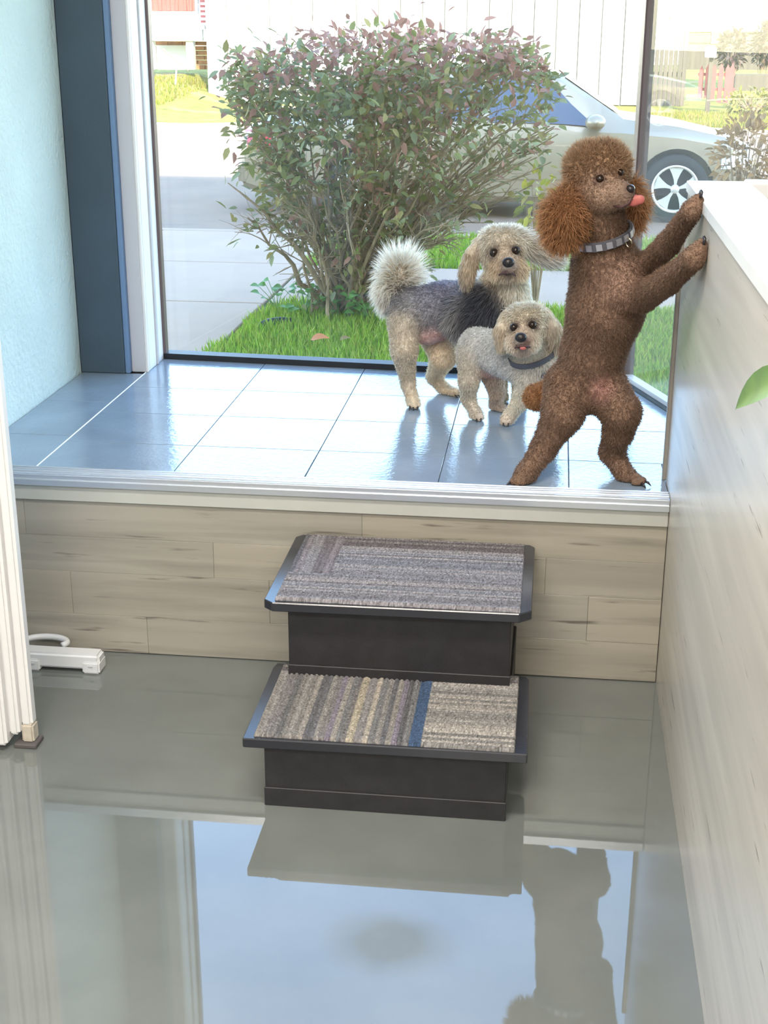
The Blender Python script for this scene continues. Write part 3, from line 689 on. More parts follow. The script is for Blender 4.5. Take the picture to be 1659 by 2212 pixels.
# ------------------------------------------------------------------ far side of the street
def rect(name, x0, y0, x1, y1, Y, d, m, parent=None, bevel=0.0):
    a, b = at(x0, y1, Y), at(x1, y0, Y)
    return box(name, (min(a[0], b[0]), Y, a[2]), (max(a[0], b[0]), Y+d, b[2]), m, parent, bevel)
MAT['sidingw'] = material('white_boards', (.66, .64, .58), .7, var=(2, .05))
MAT['tanboard'] = material('tan_boards', (.12, .095, .07), .8, var=(2, .2, (6, 6, .4)))
MAT['brick'] = material('orange_brick', (.36, .17, .07), .85, var=(9, .25))
MAT['cloth'] = material('red_curtain', (.40, .085, .06), .8, var=(9, .3, (6, 1, .2)))
MAT['pink'] = material('pink_paint', (.36, .085, .075), .7, var=(6, .12))
barn = empty('board_wall', (-3, 32, ZR)); tag(barn, 'tall white wall of vertical boards across the street', 'wall')
xl = at(450, 222, 32)[0]; xr = at(1388, 222, 32)[0]; nb = 20; bw = (xr-xl)/nb
for k in range(nb): box('board', (xl+k*bw+.014, 32-.012*(k % 2), ZR+.05), (xl+(k+1)*bw-.014, 32.06, 4.6), MAT['sidingw'], barn, .006)
box('backing', (xl+.02, 32.06, ZR), (xr-.02, 34.5, 4.55), MAT['joint'], barn)
tf = empty('board_fence', (2.5, 32, ZR)); tag(tf, 'tan vertical board fence right of the bronze corner post', 'fence')
x2 = at(1478, 222, 32)[0]; nb = 9; bw = (x2-xr)/nb
for k in range(nb): box('board', (xr+k*bw+.006, 32-.015*(k % 2), ZR+.02), (xr+(k+1)*bw-.006, 32.05, 2.6-.03*(k % 3)), MAT['tanboard'], tf, .005)
for z in (.2, 1.9): box('rail', (xr+.01, 32.05, z), (x2-.01, 32.10, z+.1), MAT['tanboard'], tf)
sg = empty('notice_board', at(1448, 38, 31.9)); tag(sg, 'narrow white notice with grey lines on the tan board fence', 'sign')
rect('plate', 1441, -40, 1456, 38, 31.93, .03, MAT['white'], sg)
for y in (6, 13, 20, 26, 32): rect('printed_line', 1443, y, 1453, y+3, 31.925, .004, MAT['greywhite'], sg)

hs = empty('porch_house', at(380, 150, 34)); tag(hs, 'white house with red curtained window and raised porch', 'house')
for k in range(9): 
    z0 = at(380, 62, 34)[2]+k*.28; box('siding_board', (-16, 34.6-.01*(k % 2), z0), (at(446, 60, 34.6)[0], 34.7, z0+.275), MAT['sidingw'], hs, .004)
rect('window_frame', 322, -40, 424, 30, 34.5, .08, MAT['white'], hs)
rect('red_curtain', 328, -36, 418, 24, 34.46, .03, MAT['cloth'], hs)
for x in (342, 360, 378, 396, 408): rect('curtain_fold', x, -36, x+5, 24, 34.44, .03, MAT['cloth'], hs, .01)
rect('deck_floor', 300, 56, 442, 63, 33.3, 1.4, MAT['sidingw'], hs)
rect('deck_beam', 300, 63, 437, 88, 33.3, .12, MAT['sidingw'], hs, .01)
for x in (318, 404): rect('deck_post', x, 88, x+13, 150, 33.4, .2, MAT['sidingw'], hs)
x0b = at(316, 88, 34.2); x1b = at(446, 150, 34.2); bh = .11
for r in range(int((x0b[2]-x1b[2])/bh)+1):
    for k in range(int((x1b[0]-x0b[0])/.36)+1):
        xx = x0b[0]+k*.36+(.18 if r % 2 else 0); box('brick', (xx, 34.2+.006*((r+k) % 3), x1b[2]+r*bh), (xx+.345, 34.4, x1b[2]+(r+1)*bh-.014), MAT['brick'], hs)
rect('lattice_panel', 340, 98, 405, 150, 34.1, .04, MAT['sidingw'], hs)
rect('corner_pier', 434, -30, 447, 62, 34.0, .3, MAT['pink'], hs, .01)
for k in range(8): rect('pier_course', 433, -28+k*11, 448, -22+k*11, 33.98, .3, MAT['sidingw'], hs)
V, Fc = tube([at(352, 106, 33.2), at(408, 152, 33.0)], [.02, .02], 6); mesh('stair_rail', V, Fc, MAT['bark'], hs)
tag(mesh('garden_stake', *tube([at(381, 150, 30), at(379, 182, 30)], [.016, .018], 6), MAT['sidingw']), 'thin white stake standing in the sunlit bank', 'stake')

# right hand yard
pk = empty('picket_fence', at(1550, 225, 30)); tag(pk, 'pink picket fence section in the sunlit yard', 'fence')
for k, (x, t, b) in enumerate(((1514, 142, 212), (1528, 138, 212), (1541, 139, 218), (1556, 137, 222), (1570, 139, 222), (1580, 137, 216))):
    a = at(x-4, b, 30); c = at(x+4, t, 30); xm = (a[0]+c[0])/2; w = .045; z1 = c[2]
    V = [(xm-w, 30, a[2]), (xm+w, 30, a[2]), (xm+w, 30, z1-.09), (xm, 30, z1), (xm-w, 30, z1-.09)]; V += [(p[0], 30.025, p[2]) for p in V]
    mesh('picket', V, [(0, 1, 2, 3, 4), (9, 8, 7, 6, 5)]+[(i, i+5, (i+1) % 5+5, (i+1) % 5) for i in range(5)], MAT['pink'], pk)
for y in (161, 193): rect('rail', 1508, y-3, 1588, y+3, 30.026, .04, MAT['pink'], pk)
mb = empty('mailbox', at(1537, 126, 29.6)); tag(mb, 'white arched mailbox on a post above the picket fence', 'mailbox')
a = at(1527, 124, 29.6); c = at(1549, 99, 29.6); w = (c[0]-a[0])/2; V = []
for yy in (29.6, 30.05):
    V += [(a[0], yy, a[2]), (c[0], yy, a[2])]+[(a[0]+w+w*math.cos(t), yy, c[2]-w+w*math.sin(t)) for t in np.linspace(0, math.pi, 9)]
nn = 11
mesh('shell', V, [tuple(range(nn)), tuple(range(nn, 2*nn))[::-1]]+[(i, i+nn, (i+1) % nn+nn, (i+1) % nn) for i in range(nn)], MAT['white'], mb)
rect('door_line', 1530, 112, 1546, 114, 29.59, .02, MAT['greywhite'], mb); rect('door_line', 1530, 118, 1546, 120, 29.59, .02, MAT['greywhite'], mb)
a = at(1537, 124, 29.8); box('post', (a[0]-.04, 29.75, ZR), (a[0]+.04, 29.85, a[2]), MAT['tanboard'], mb)
th = empty('yard_house', at(1560, 100, 40)); tag(th, 'pale house with white siding behind the picket fence', 'house')
for k in range(7):
    z0 = at(1560, 66, 40)[2]+k*.30; box('siding_board', (3.9, 40-.01*(k % 2), z0), (12, 40.2, z0+.295), MAT['sidingw'], th, .004)
rect('base_wall', 1470, 66, 1900, 150, 40.02, .3, MAT['tanboard'], th); rect('fascia', 1462, 62, 1900, 68, 39.9, .3, MAT['white'], th)
rect('yellow_panel', 1484, 70, 1536, 92, 39.96, .06, material('yellow_panel', (.30, .18, .05), .8), th)
wf = rect('window', 1524, -10, 1546, 20, 39.95, .06, MAT['greywhite'], th); rect('pane', 1527, -8, 1543, 17, 39.94, .02, MAT['carglass'], wf)
wf = rect('cellar_window', 1536, 66, 1562, 94, 39.95, .06, MAT['white'], th); rect('pane', 1539, 70, 1559, 84, 39.94, .02, MAT['tanboard'], wf)
rect('door_frame', 1645, -40, 1700, 66, 39.9, .1, MAT['tanboard'], th)
rw = struct(rect('wall_yard', 1586, 163, 1900, 196, 31.0, .3, MAT['tanboard']), 'low tan retaining wall right of the picket fence', 'wall')
def twiggy(name, label, c, rad, nleaf, cols_, lsz, group=None, z0=ZR+.02):
    root = empty(name, (c[0], c[1], z0)); tag(root, label, 'shrub', group); parts = []; VV, TT, CC = [], [], []
    for k in range(26):
        d = unit(nr.normal(0, 1, 3)); d[2] = abs(d[2]); e = np.array(c)+d*np.array(rad)*.9; s = np.array((c[0], c[1], z0)); parts.append(tube(bez(s, (s+e)/2+(0, 0, .1), e, 4), [.03*rad[0], .02*rad[0], .014*rad[0], .006*rad[0]], 4, False))
    mesh('stems', *merge(parts), MAT['bark'], root)
    for k in range(nleaf):
        d = unit(nr.normal(0, 1, 3)); p = np.array(c)+d*np.array(rad)*nr.uniform(.55, 1.05); o = k*7
        VV.append(p+(LVn*lsz*nr.uniform(.6, 1.3))@leaf_frame(unit(d+nr.normal(0, .6, 3)), nr.uniform(-1, 1)).T); TT += [[a+o for a in f] for f in LF]
        CC.append(np.tile(np.array(cols_[nr.integers(0, len(cols_))])*nr.uniform(.7, 1.3), (7, 1)))
    tag(mesh_np('foliage', np.concatenate(VV), TT, MAT['leafc'], root, np.concatenate(CC)), kind='stuff')
pc = ((.13, .07, .07), (.09, .065, .06), (.14, .10, .08))
twiggy('hedge_shrub', 'purple brown bush behind the mailbox', at(1582, 105, 33), (.30, .4, .42), 500, pc, .13, 'purple bushes in the yard')
twiggy('hedge_shrub', 'purple brown bush at the right picture edge', at(1655, 95, 33.9), (.30, .4, .5), 600, pc, .13, 'purple bushes in the yard')
twiggy('hedge_shrub', 'low yellow green shrub below the tan retaining wall', at(1625, 225, 29), (.55, .3, .28), 400, ((.26, .24, .06), (.32, .28, .12)), .11)
twiggy('reflection_shrub', 'dry tan shrub added in the grass strip for the reflection over the car front', at(1612, 335, 11.2), (.26, .2, .30), 420, ((.42, .25, .10), (.48, .29, .12), (.34, .20, .08)), .075, z0=ZG-.02)  # added shrub, stands in for the tan plant reflection in the side pane
twiggy('young_shrub', 'small yellow leaved sprig beside the brown poodle', at(1165, 440, 8.45), (.11, .11, .19), 90, ((.42, .36, .05), (.33, .32, .06)), .07, z0=ZG-.02)

# ================================================================== dogs
class Form:
    """an implicit body: round cones blended into one continuous surface"""
    def __init__(s, k=.012, lift=.5): s.p = []; s.k = k; s.clips = []; s.lift = lift
    def pt(s, q):
        q = tuple(q)
        if len(q) == 4: w = at(q[0], q[1], q[2]); return w, q[3]*float(np.dot(w-CAM, _fwd))/F
        return np.array(q[0], float), q[1]
    def chain(s, pts, colr, hair=.008, comb=None, k=None, lift=None):
        P = [s.pt(q) for q in pts]
        if len(P) == 1: P = P*2
        for (a, ra), (b, rb) in zip(P[:-1], P[1:]):
            s.p.append((a, b, ra, rb, np.array(colr), hair, np.array(comb if comb is not None else (0, 0, -.6), float), k or s.k, s.lift if lift is None else lift))
        return s
    def dists(s, X):
        for a, b, ra, rb, *_ in s.p:
            ba = b-a; q = X-a; t = np.clip(q@ba/max(1e-9, ba@ba), 0, 1); d = q-t[:, None]*ba
            yield np.sqrt((d*d).sum(1)) - (ra+(rb-ra)*t)
    def f(s, X):
        D = None
        for d, pr in zip(s.dists(X), s.p):
            if D is None: D = d
            else:
                k = pr[7]; h = np.clip(.5+.5*(D-d)/k, 0, 1); D = D*(1-h)+d*h-k*h*(1-h)
        for n, c in s.clips: D = np.maximum(D, X@np.array(n)-c)
        return D
    def grad(s, X, e=.002):
        g = np.stack([s.f(X+np.eye(3)[i]*e)-s.f(X-np.eye(3)[i]*e) for i in range(3)], 1); return g/np.maximum(1e-9, np.linalg.norm(g, axis=1))[:, None]
    def attrs(s, X, soft=.008):
        W = None; C = 0; H = 0; K = 0
        D = np.stack(list(s.dists(X)), 1); D -= D.min(1, keepdims=True); W = np.exp(-D/soft); W /= W.sum(1, keepdims=True)
        return W@np.stack([p[4] for p in s.p]), W@np.array([p[5] for p in s.p]), W@np.stack([p[6] for p in s.p]), W@np.array([p[8] for p in s.p])
    def march(s, px, py):
        r = unit(ray(px, py)); t = 1.5
        for _ in range(120):
            d = float(s.f((CAM+r*t)[None])[0]); t += max(d*.8, .0004)
            if d < .0005: break
        return CAM+r*t
    def surface(s, cell):
        lo = np.min([np.minimum(a-ra, b-rb) for a, b, ra, rb, *_ in s.p], 0)-3*cell; hi = np.max([np.maximum(a+ra, b+rb) for a, b, ra, rb, *_ in s.p], 0)+3*cell
        n = np.ceil((hi-lo)/cell).astype(int)+1; ax = [lo[i]+cell*np.arange(n[i]) for i in range(3)]
        G = np.empty(n, np.float32); yz = np.stack(np.meshgrid(ax[1], ax[2], indexing='ij'), -1).reshape(-1, 2)
        for i0 in range(0, n[0], 16):
            xs_ = ax[0][i0:i0+16]; X = np.empty((len(xs_)*len(yz), 3)); X[:, 0] = np.repeat(xs_, len(yz)); X[:, 1:] = np.tile(yz, (len(xs_), 1))
            G[i0:i0+16] = s.f(X).reshape(len(xs_), n[1], n[2])
        S = G < 0; c = [slice(0, -1), slice(1, None)]
        cor = {(a, b, d): G[c[a], c[b], c[d]] for a in (0, 1) for b in (0, 1) for d in (0, 1)}
        acc = np.zeros(tuple(n-1)+(3,), np.float32); cnt = np.zeros(tuple(n-1), np.float32)
        for axn in range(3):
            for u in (0, 1):
                for v in (0, 1):
                    i0 = [u, v]; i0.insert(axn, 0); i1 = list(i0); i1[axn] = 1; a, b = cor[tuple(i0)], cor[tuple(i1)]; m = (a < 0) != (b < 0)
                    t = np.where(m, a/np.where(m, a-b, 1), 0); pos = [np.full(a.shape, float(x), np.float32) for x in i0]; pos[axn] = t
                    for q in range(3): acc[..., q] += np.where(m, pos[q], 0)
                    cnt += m
        act = cnt > 0; idx = np.full(act.shape, -1); idx[act] = np.arange(act.sum()); ii = np.argwhere(act)
        V = lo+cell*(ii+acc[act]/cnt[act][:, None]); Q = []
        for axn in range(3):
            sl0 = [slice(1, -1)]*3; sl1 = [slice(1, -1)]*3; sl0[axn] = slice(0, -1); sl1[axn] = slice(1, None)
            a, b = S[tuple(sl0)], S[tuple(sl1)]; e = np.argwhere(a != b); e_ = e.copy()
            for q in range(3):
                if q != axn: e_[:, q] += 1
            inside_ = a[tuple(e.T)]; u, v = [q for q in range(3) if q != axn]
            def cell_(du, dv):
                w = e_.copy(); w[:, u] += du; w[:, v] += dv; return idx[tuple(w.T)]
            qd = np.stack([cell_(-1, -1), cell_(0, -1), cell_(0, 0), cell_(-1, 0)], 1)
            flip = inside_ if axn != 1 else ~inside_
            qd[~flip] = qd[~flip][:, ::-1]; Q.append(qd)
        Q = np.concatenate(Q); Q = Q[(Q >= 0).all(1)]
        return V, Q

def dog_body(name, form, root, cell=.006, strands=45000, spots=(), bare=(), wid=.0011, fur_min=.004, curl=.25, lift=.5):
    V, Q = form.surface(cell); C, H, K, _l = form.attrs(V); N = form.grad(V)
    def spot(X, C):
        for c, r, colr in spots:
            w = np.clip(1.35-np.linalg.norm(X-c, axis=1)/r, 0, 1)[:, None]; C = C*(1-w)+np.array(colr)*w
        return C
    body = mesh_np('body', V, Q, MAT['skin'], root, spot(V, C), True, 4)
    fi = RNG.integers(0, len(Q), strands); w = RNG.dirichlet((1, 1, 1, 1), strands); R = (V[Q[fi]]*w[..., None]).sum(1)
    nrm = (N[Q[fi]]*w[..., None]).sum(1); nrm /= np.linalg.norm(nrm, axis=1)[:, None]
    c, h, kb_, lf = form.attrs(R); c = spot(R, c); keep = h > fur_min
    for p, r in bare: keep &= np.linalg.norm(R-p, axis=1) > r
    for n_, cl in form.clips: keep &= (R@np.array(n_)) < cl-.006
    R, nrm, c, h, kb_, lf = R[keep], nrm[keep], c[keep], h[keep], kb_[keep], lf[keep]; n = len(R)
    h = h*np.where(h > .03, RNG.uniform(.35, 1.3, n), RNG.uniform(.55, 1.15, n))
    d1 = nrm*lf[:, None]+kb_*.45+RNG.normal(0, curl, (n, 3)); d1 /= np.linalg.norm(d1, axis=1)[:, None]
    d2 = d1*.75+kb_*.35+RNG.normal(0, curl*1.1, (n, 3))+np.array((0, 0, -.12)); d2 /= np.linalg.norm(d2, axis=1)[:, None]
    M1 = R-nrm*.001+d1*h[:, None]*.5; T = M1+d2*h[:, None]*.5
    sd_ = np.cross(d1, RNG.normal(0, 1, (n, 3))); sd_ /= np.linalg.norm(sd_, axis=1)[:, None]; sw = sd_*(wid*RNG.uniform(.6, 1.3, n))[:, None]
    B = R-nrm*.001
    P = np.stack([B-sw, B+sw, M1+sw*.8, M1-sw*.8, T], 1)
    for n_, cl in form.clips:
        P = P-np.maximum(0, (P@np.array(n_))-cl)[..., None]*np.array(n_)
    o = np.arange(n)*5; tri = np.concatenate([np.stack([o, o+1, o+2], -1), np.stack([o, o+2, o+3], -1), np.stack([o+3, o+2, o+4], -1)])
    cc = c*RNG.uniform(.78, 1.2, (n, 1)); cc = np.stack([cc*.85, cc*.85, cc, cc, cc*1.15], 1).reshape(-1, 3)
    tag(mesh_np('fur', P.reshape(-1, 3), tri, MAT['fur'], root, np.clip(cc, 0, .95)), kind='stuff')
    return body
def ball(name, c, rad, m, parent, stretch=(1, 1, 1), n=10, axis=None):
    V, Fc = [], []
    A = np.eye(3) if axis is None else leaf_frame(axis, 0)
    for i in range(n+1):
        for k in range(n*2):
            th, ph = math.pi*i/n, math.pi*k/n; v = np.array((math.sin(th)*math.cos(ph)*stretch[0], math.cos(th)*stretch[1], math.sin(th)*math.sin(ph)*stretch[2]))*rad; V.append(np.array(c)+A@v)
    for i in range(n):
        for k in range(n*2): Fc.append((i*2*n+k, (i+1)*2*n+k, (i+1)*2*n+(k+1) % (2*n), i*2*n+(k+1) % (2*n)))
    return mesh(name, V, Fc, m, parent, True)
def claw(parent, p, d, ln=.016, r=.0035):
    d = unit(d); p = np.array(p); mesh('claw', *tube([p-d*.004, p+d*ln*.5+(0, 0, .001), p+d*ln+np.array((0, 0, -.003))], [r, r*.8, .0006], 6), MAT['claw'], parent, True)
def collar(form, root, c, axis, width, m, thick=.004, n=40, cap=1.0):
    axis = unit(axis); a = unit(np.cross(axis, (1, .2, 0))); b = np.cross(axis, a); pts = []
    for k in range(n):
        d = a*math.cos(2*math.pi*k/n)+b*math.sin(2*math.pi*k/n); t = .01
        for _ in range(60):
            s = float(form.f((c+d*t)[None])[0])
            if s > .006 or t > cap: break
            t += max(.002, -s*.7)
        pts.append(c+d*t)
    pts = np.array(pts); rad = np.linalg.norm(pts-c, axis=1); rad = (np.roll(rad, 1)+rad+np.roll(rad, -1))/3; pts = c+(pts-c)/np.linalg.norm(pts-c, axis=1)[:, None]*rad[:, None]
    V, Fc = [], []
    for k in range(n):
        o = unit(pts[k]-c)
        V += [pts[k]-axis*width/2, pts[k]+axis*width/2, pts[k]+o*thick+axis*width/2, pts[k]+o*thick-axis*width/2]
    for k in range(n):
        q, r_ = 4*k, 4*((k+1) % n)
        for e in range(4): Fc.append((q+e, q+(e+1) % 4, r_+(e+1) % 4, r_+e))
    ob = mesh('collar', V, Fc, m, root)
    return ob, pts, axis

# ---------------------------------------------------------------- brown poodle standing against the half wall
BR, BD, OR, FA = (.28, .18, .127), (.23, .145, .10), (.43, .225, .11), (.38, .265, .195)
pd = empty('poodle_dog', (.10, 3.0, ZS)); tag(pd, 'brown poodle standing on hind legs with paws against the half wall', 'dog')
f = Form(.014); XP = .2845
f.clips = [((0, 0, -1), -(ZS+.0006)), ((1, 0, 0), XP)]
f.chain([(1310, 585, 3.03, 76), (1308, 668, 3.04, 80), (1280, 765, 3.06, 66), (1262, 830, 3.07, 62)], BR, .010)
f.chain([(1348, 590, 3.00, 46), (1352, 640, 3.00, 40)], BR, .010)
f.chain([(1305, 560, 3.02, 64), (1296, 470, 3.0, 50)], BD, .012)
f.chain([(1292, 400, 2.99, 58)], BR, .012)
f.chain([(1278, 366, 3.00, 56), (1304, 362, 2.99, 54)], (.42, .27, .165), .020, (0, 0, .5))
f.chain([(1292, 415, 2.965, 44)], FA, .007, (.3, 0, -.3))
f.chain([(1312, 412, 2.945, 33), (1345, 415, 2.915, 20), (1356, 418, 2.905, 15)], FA, .005, (-.3, 0, 0))
f.chain([(1316, 430, 2.945, 26), (1350, 436, 2.912, 12)], FA, .005, (-.3, 0, 0))
f.chain([(1244, 408, 2.97, 20), (1222, 462, 2.95, 40), (1216, 496, 2.95, 36)], OR, .034, (-.12, -.1, -.8))
f.chain([(1366, 398, 3.05, 14), (1372, 445, 3.06, 19), (1368, 482, 3.06, 15)], OR, .032, (.05, 0, -.8))
pw1, pw2 = atx(1500, 556, .262), atx(1494, 455, .262)
f.chain([(1345, 632, 2.98, 40), (1384, 640, 2.95, 30)], BR, .010)
el = at(1388, 640, 2.95); f.chain([(el, .031), ((el+pw1)/2+(0, 0, -.006), .0245), (pw1, .019)], BR, .008, (.2, 0, -.5))
f.chain([(pw1, .019), (pw1+np.array((.010, -.002, .022)), .013)], BD, .004)
el2 = at(1398, 575, 3.05); f.chain([(1352, 585, 3.05, 40), (1398, 575, 3.05, 28)], BR, .010)
f.chain([(el2, .028), ((el2+pw2)/2+(0, 0, -.008), .022), (pw2, .017)], BR, .008, (.2, 0, -.5))
f.chain([(pw2, .017), (pw2+np.array((.010, -.002, .020)), .012)], BD, .004)
f.chain([(1228, 832, 3.06, 52), (1216, 892, 3.02, 43), (1174, 968, 3.02, 25), (1136, 1024, 2.975, 21)], BR, .010)
f.chain([(1134, 1026, 2.975, 20), (1116, 1040, 2.955, 13)], BD, .006)
f.chain([(1302, 838, 3.05, 54), (1343, 890, 3.0, 39), (1336, 930, 3.02, 30), (1321, 975, 3.06, 23), (1350, 1024, 3.02, 19)], BR, .010)
f.chain([(1352, 1028, 3.02, 17), (1384, 1038, 3.0, 10)], BD, .006)
f.chain([(1212, 842, 3.14, 12), (1182, 852, 3.15, 24), (1160, 858, 3.16, 27)], OR, .012, (-.2, 0, -.2))
for px, py, Y in ((1108, 1041, 2.955), (1118, 1044, 2.950), (1128, 1043, 2.952)): f.chain([(px, py, Y, 8)], BD, .003, k=.006)
for px, py, Y in ((1390, 1038, 2.99), (1380, 1042, 2.985), (1370, 1042, 2.985)): f.chain([(px, py, Y, 8)], BD, .003, k=.006)
e1, e2, ns = f.march(1296, 386), f.march(1340, 372), at(1362, 408, 2.898)
dog_body('poodle', f, pd, .0052, 130000, spots=((e1, .016, (.10, .06, .05)), (ns, .022, (.13, .085, .07)), (at(1300, 842, 2.99), .030, (.42, .24, .20)), (at(1335, 612, 2.955), .05, (.38, .25, .19))), bare=((e1, .010), (e2, .009), (ns, .02)), curl=.34, wid=.0008)
ball('eye', e1, .0085, MAT['eye'], pd); ball('eye', e2, .0075, MAT['eye'], pd)
ball('nose', ns, .0105, MAT['nose'], pd, (.9, 1.0, .85))
t0, t1, t2 = at(1350, 436, 2.925), at(1370, 433, 2.905), at(1383, 432, 2.895)
tg = Form(.006); tg.chain([(t0, .009), (t1, .0105), (t2, .0095)], (1, 1, 1)); V, Q = tg.surface(.0022)
mesh_np('tongue', t1+(V-t1)*np.array((1, .45, 1)), Q, MAT['tongue'], pd, None, True, 4)
mesh('lip', *tube([at(1325, 445, 2.915), at(1345, 446, 2.90), at(1358, 438, 2.898), at(1364, 428, 2.895)], [.002, .0035, .0035, .002], 6), MAT['lip'], pd, True)
cc = at(1302, 505, 3.01); ob, cp, ca = collar(f, pd, cc, np.array((-.22, -.25, .95)), .020, MAT['collar'])
for k in range(0, len(cp), 2):
    o = unit(cp[k]-cc); s = np.cross(ca, o); b0 = cp[k]+o*.005; V = [b0+s*sx*.0065+ca*sz*.007+o*oo for oo in (0, .0025) for sx, sz in ((-1, -1), (1, -1), (1, 1), (-1, 1))]
    mesh('collar_plate', V, [(0, 3, 2, 1), (4, 5, 6, 7), (0, 1, 5, 4), (1, 2, 6, 5), (2, 3, 7, 6), (3, 0, 4, 7)], MAT['stud'], ob)
k = int(np.argmax(cp@np.array((.8, -.6, 0)))); o = unit(cp[k]-cc); rc_ = cp[k]+o*.010-ca*.010
mesh('collar_ring', *tube([rc_+(o*math.cos(t)*.009+ca*math.sin(t)*.011) for t in np.linspace(0, 2*math.pi, 17)], [.0015]*17, 6, False), MAT['brass'], ob, True)
for px, py, Y, d in ((1103, 1043, 2.95, (-.8, -.5, -.3)), (1113, 1047, 2.945, (-.6, -.8, -.3)), (1124, 1048, 2.945, (-.3, -.9, -.3)), (1394, 1040, 2.985, (.8, -.5, -.3)), (1386, 1045, 2.98, (.6, -.7, -.3))):
    claw(pd, at(px, py, Y), d)
for pw in (pw1, pw2):
    for dy in (-.010, 0, .010): claw(pd, pw+np.array((.014, dy-.002, .030)), (.2, 0, 1), .012)

# ---------------------------------------------------------------- grey and cream dog
GY, CR, WH, PK, DG = (.34, .34, .37), (.80, .67, .51), (.90, .83, .73), (.58, .36, .33), (.10, .105, .13)
d1 = empty('terrier_dog', (-.25, 3.64, ZS)); tag(d1, 'grey bodied cream headed dog with fluffy tail near the window', 'dog')
f = Form(.012, .22); f.clips = [((0, 0, -1), -(ZS+.0006))]
f.chain([(890, 674, 3.62, 50), (960, 664, 3.64, 54), (1040, 660, 3.66, 54)], GY, .010, (-.5, 0, -.4))
f.chain([(1005, 680, 3.60, 42), (1050, 655, 3.60, 44)], DG, .034, (-.5, -.2, -.6))
f.chain([(990, 662, 3.585, 26)], (.42, .42, .44), .032, (-.6, -.1, -.4))
f.chain([(1035, 690, 3.57, 34)], (.12, .125, .15), .034, (-.5, -.2, -.7))
f.chain([(985, 688, 3.575, 24), (1000, 716, 3.575, 14)], (.50, .48, .47), .036, (-.2, -.2, -.8))
f.chain([(925, 712, 3.62, 34), (960, 705, 3.62, 26)], PK, .003)
f.chain([(1075, 640, 3.64, 46), (1088, 590, 3.62, 40)], CR, .016, (0, -.2, -.7))
f.chain([(1104, 620, 3.60, 34), (1110, 665, 3.61, 32)], WH, .026, (.1, -.2, -.9))
f.chain([(1085, 546, 3.61, 47)], WH, .010, (0, -.3, -.6))
f.chain([(1070, 524, 3.60, 33), (1100, 522, 3.60, 33)], WH, .016, (0, -.4, .1), lift=.4)
f.chain([(1060, 535, 3.585, 22)], WH, .022, (-.4, -.2, -.6)); f.chain([(1122, 530, 3.585, 20)], WH, .020, (.4, -.2, -.6))
f.chain([(1095, 563, 3.560, 33)], (.72, .60, .48), .008, (0, -.2, -.5))
f.chain([(1079, 583, 3.545, 19)], CR, .024, (-.4, -.2, -.9)); f.chain([(1119, 581, 3.545, 19)], CR, .024, (.4, -.2, -.9))
f.chain([(1099, 573, 3.515, 17)], (.55, .44, .37), .005, (0, -.2, -.6))
f.chain([(1098, 592, 3.54, 15)], (.62, .52, .43), .014, (0, -.2, -1))
f.chain([(1040, 517, 3.60, 12), (1019, 548, 3.58, 15), (1009, 586, 3.575, 16), (1007, 604, 3.575, 12)], (.62, .52, .40), .026, (-.05, -.1, -1.4), k=.005, lift=.12)
f.chain([(1130, 516, 3.60, 15), (1154, 538, 3.60, 20), (1178, 553, 3.60, 18), (1196, 560, 3.60, 9)], (.70, .65, .59), .040, (1.3, 0, -.25), k=.006, lift=.15)
f.chain([(880, 640, 3.64, 14), (858, 612, 3.65, 22), (866, 588, 3.65, 24)], WH, .062, (0, 0, .5), lift=.7)
f.chain([(840, 604, 3.65, 18), (836, 640, 3.65, 14), (842, 665, 3.65, 9)], WH, .036, (-.15, 0, -.8), lift=.4)
f.chain([(874, 700, 3.59, 36), (873, 755, 3.57, 27), (881, 825, 3.60, 14), (892, 866, 3.58, 13)], (.70, .62, .51), .009)
f.chain([(893, 868, 3.57, 13), (896, 873, 3.555, 11)], CR, .006)
f.chain([(938, 715, 3.69, 38), (958, 768, 3.66, 27), (938, 812, 3.74, 15), (962, 842, 3.73, 12), (986, 848, 3.70, 10)], CR, .009)
f.chain([(1062, 700, 3.62, 28), (1078, 790, 3.65, 18), (1080, 858, 3.665, 15), (1082, 862, 3.65, 12)], CR, .009)
f.chain([(1104, 690, 3.63, 28), (1120, 790, 3.66, 17), (1122, 858, 3.675, 14), (1124, 862, 3.66, 12)], CR, .009)
for px, py, Y in ((887, 874, 3.555), (895, 876, 3.55), (903, 874, 3.555)): f.chain([(px, py, Y, 6)], CR, .003, k=.004)
e1, e2, ns, mo = f.march(1067, 546), f.march(1114, 541), f.march(1098, 567), f.march(1096, 590)
dog_body('terrier', f, d1, .0050, 110000, spots=((e1, .019, (.16, .10, .08)), (e2, .019, (.16, .10, .08)), (mo, .014, (.14, .09, .09)), (at(945, 612, 3.60), .07, (.26, .26, .34)), (at(870, 735, 3.50), .03, (.30, .28, .28))),
         bare=((e1, .015), (e2, .015), (ns, .017)), curl=.13, wid=.0010)
ball('eye', e1+unit(CAM-e1)*.003, .0115, MAT['eye'], d1); ball('eye', e2+unit(CAM-e2)*.003, .0115, MAT['eye'], d1)
ball('nose', ns+unit(CAM-ns)*.004, .0145, MAT['nose'], d1, (1.1, .8, .9))
mesh('mouth', *tube([mo+np.array((x, .004*abs(x)/.02-.004, z)) for x, z in ((-.022, -.006), (-.010, .001), (0, .003), (.010, .001), (.022, -.006))], [.002, .004, .005, .004, .002], 6), MAT['lip'], d1, True)
for px in (885, 893, 902): claw(d1, at(px, 880, 3.545), (0, -1, -.3), .010, .003)
for px in (984, 990): claw(d1, at(px, 854, 3.69), (.5, -.6, -.3), .010, .003)

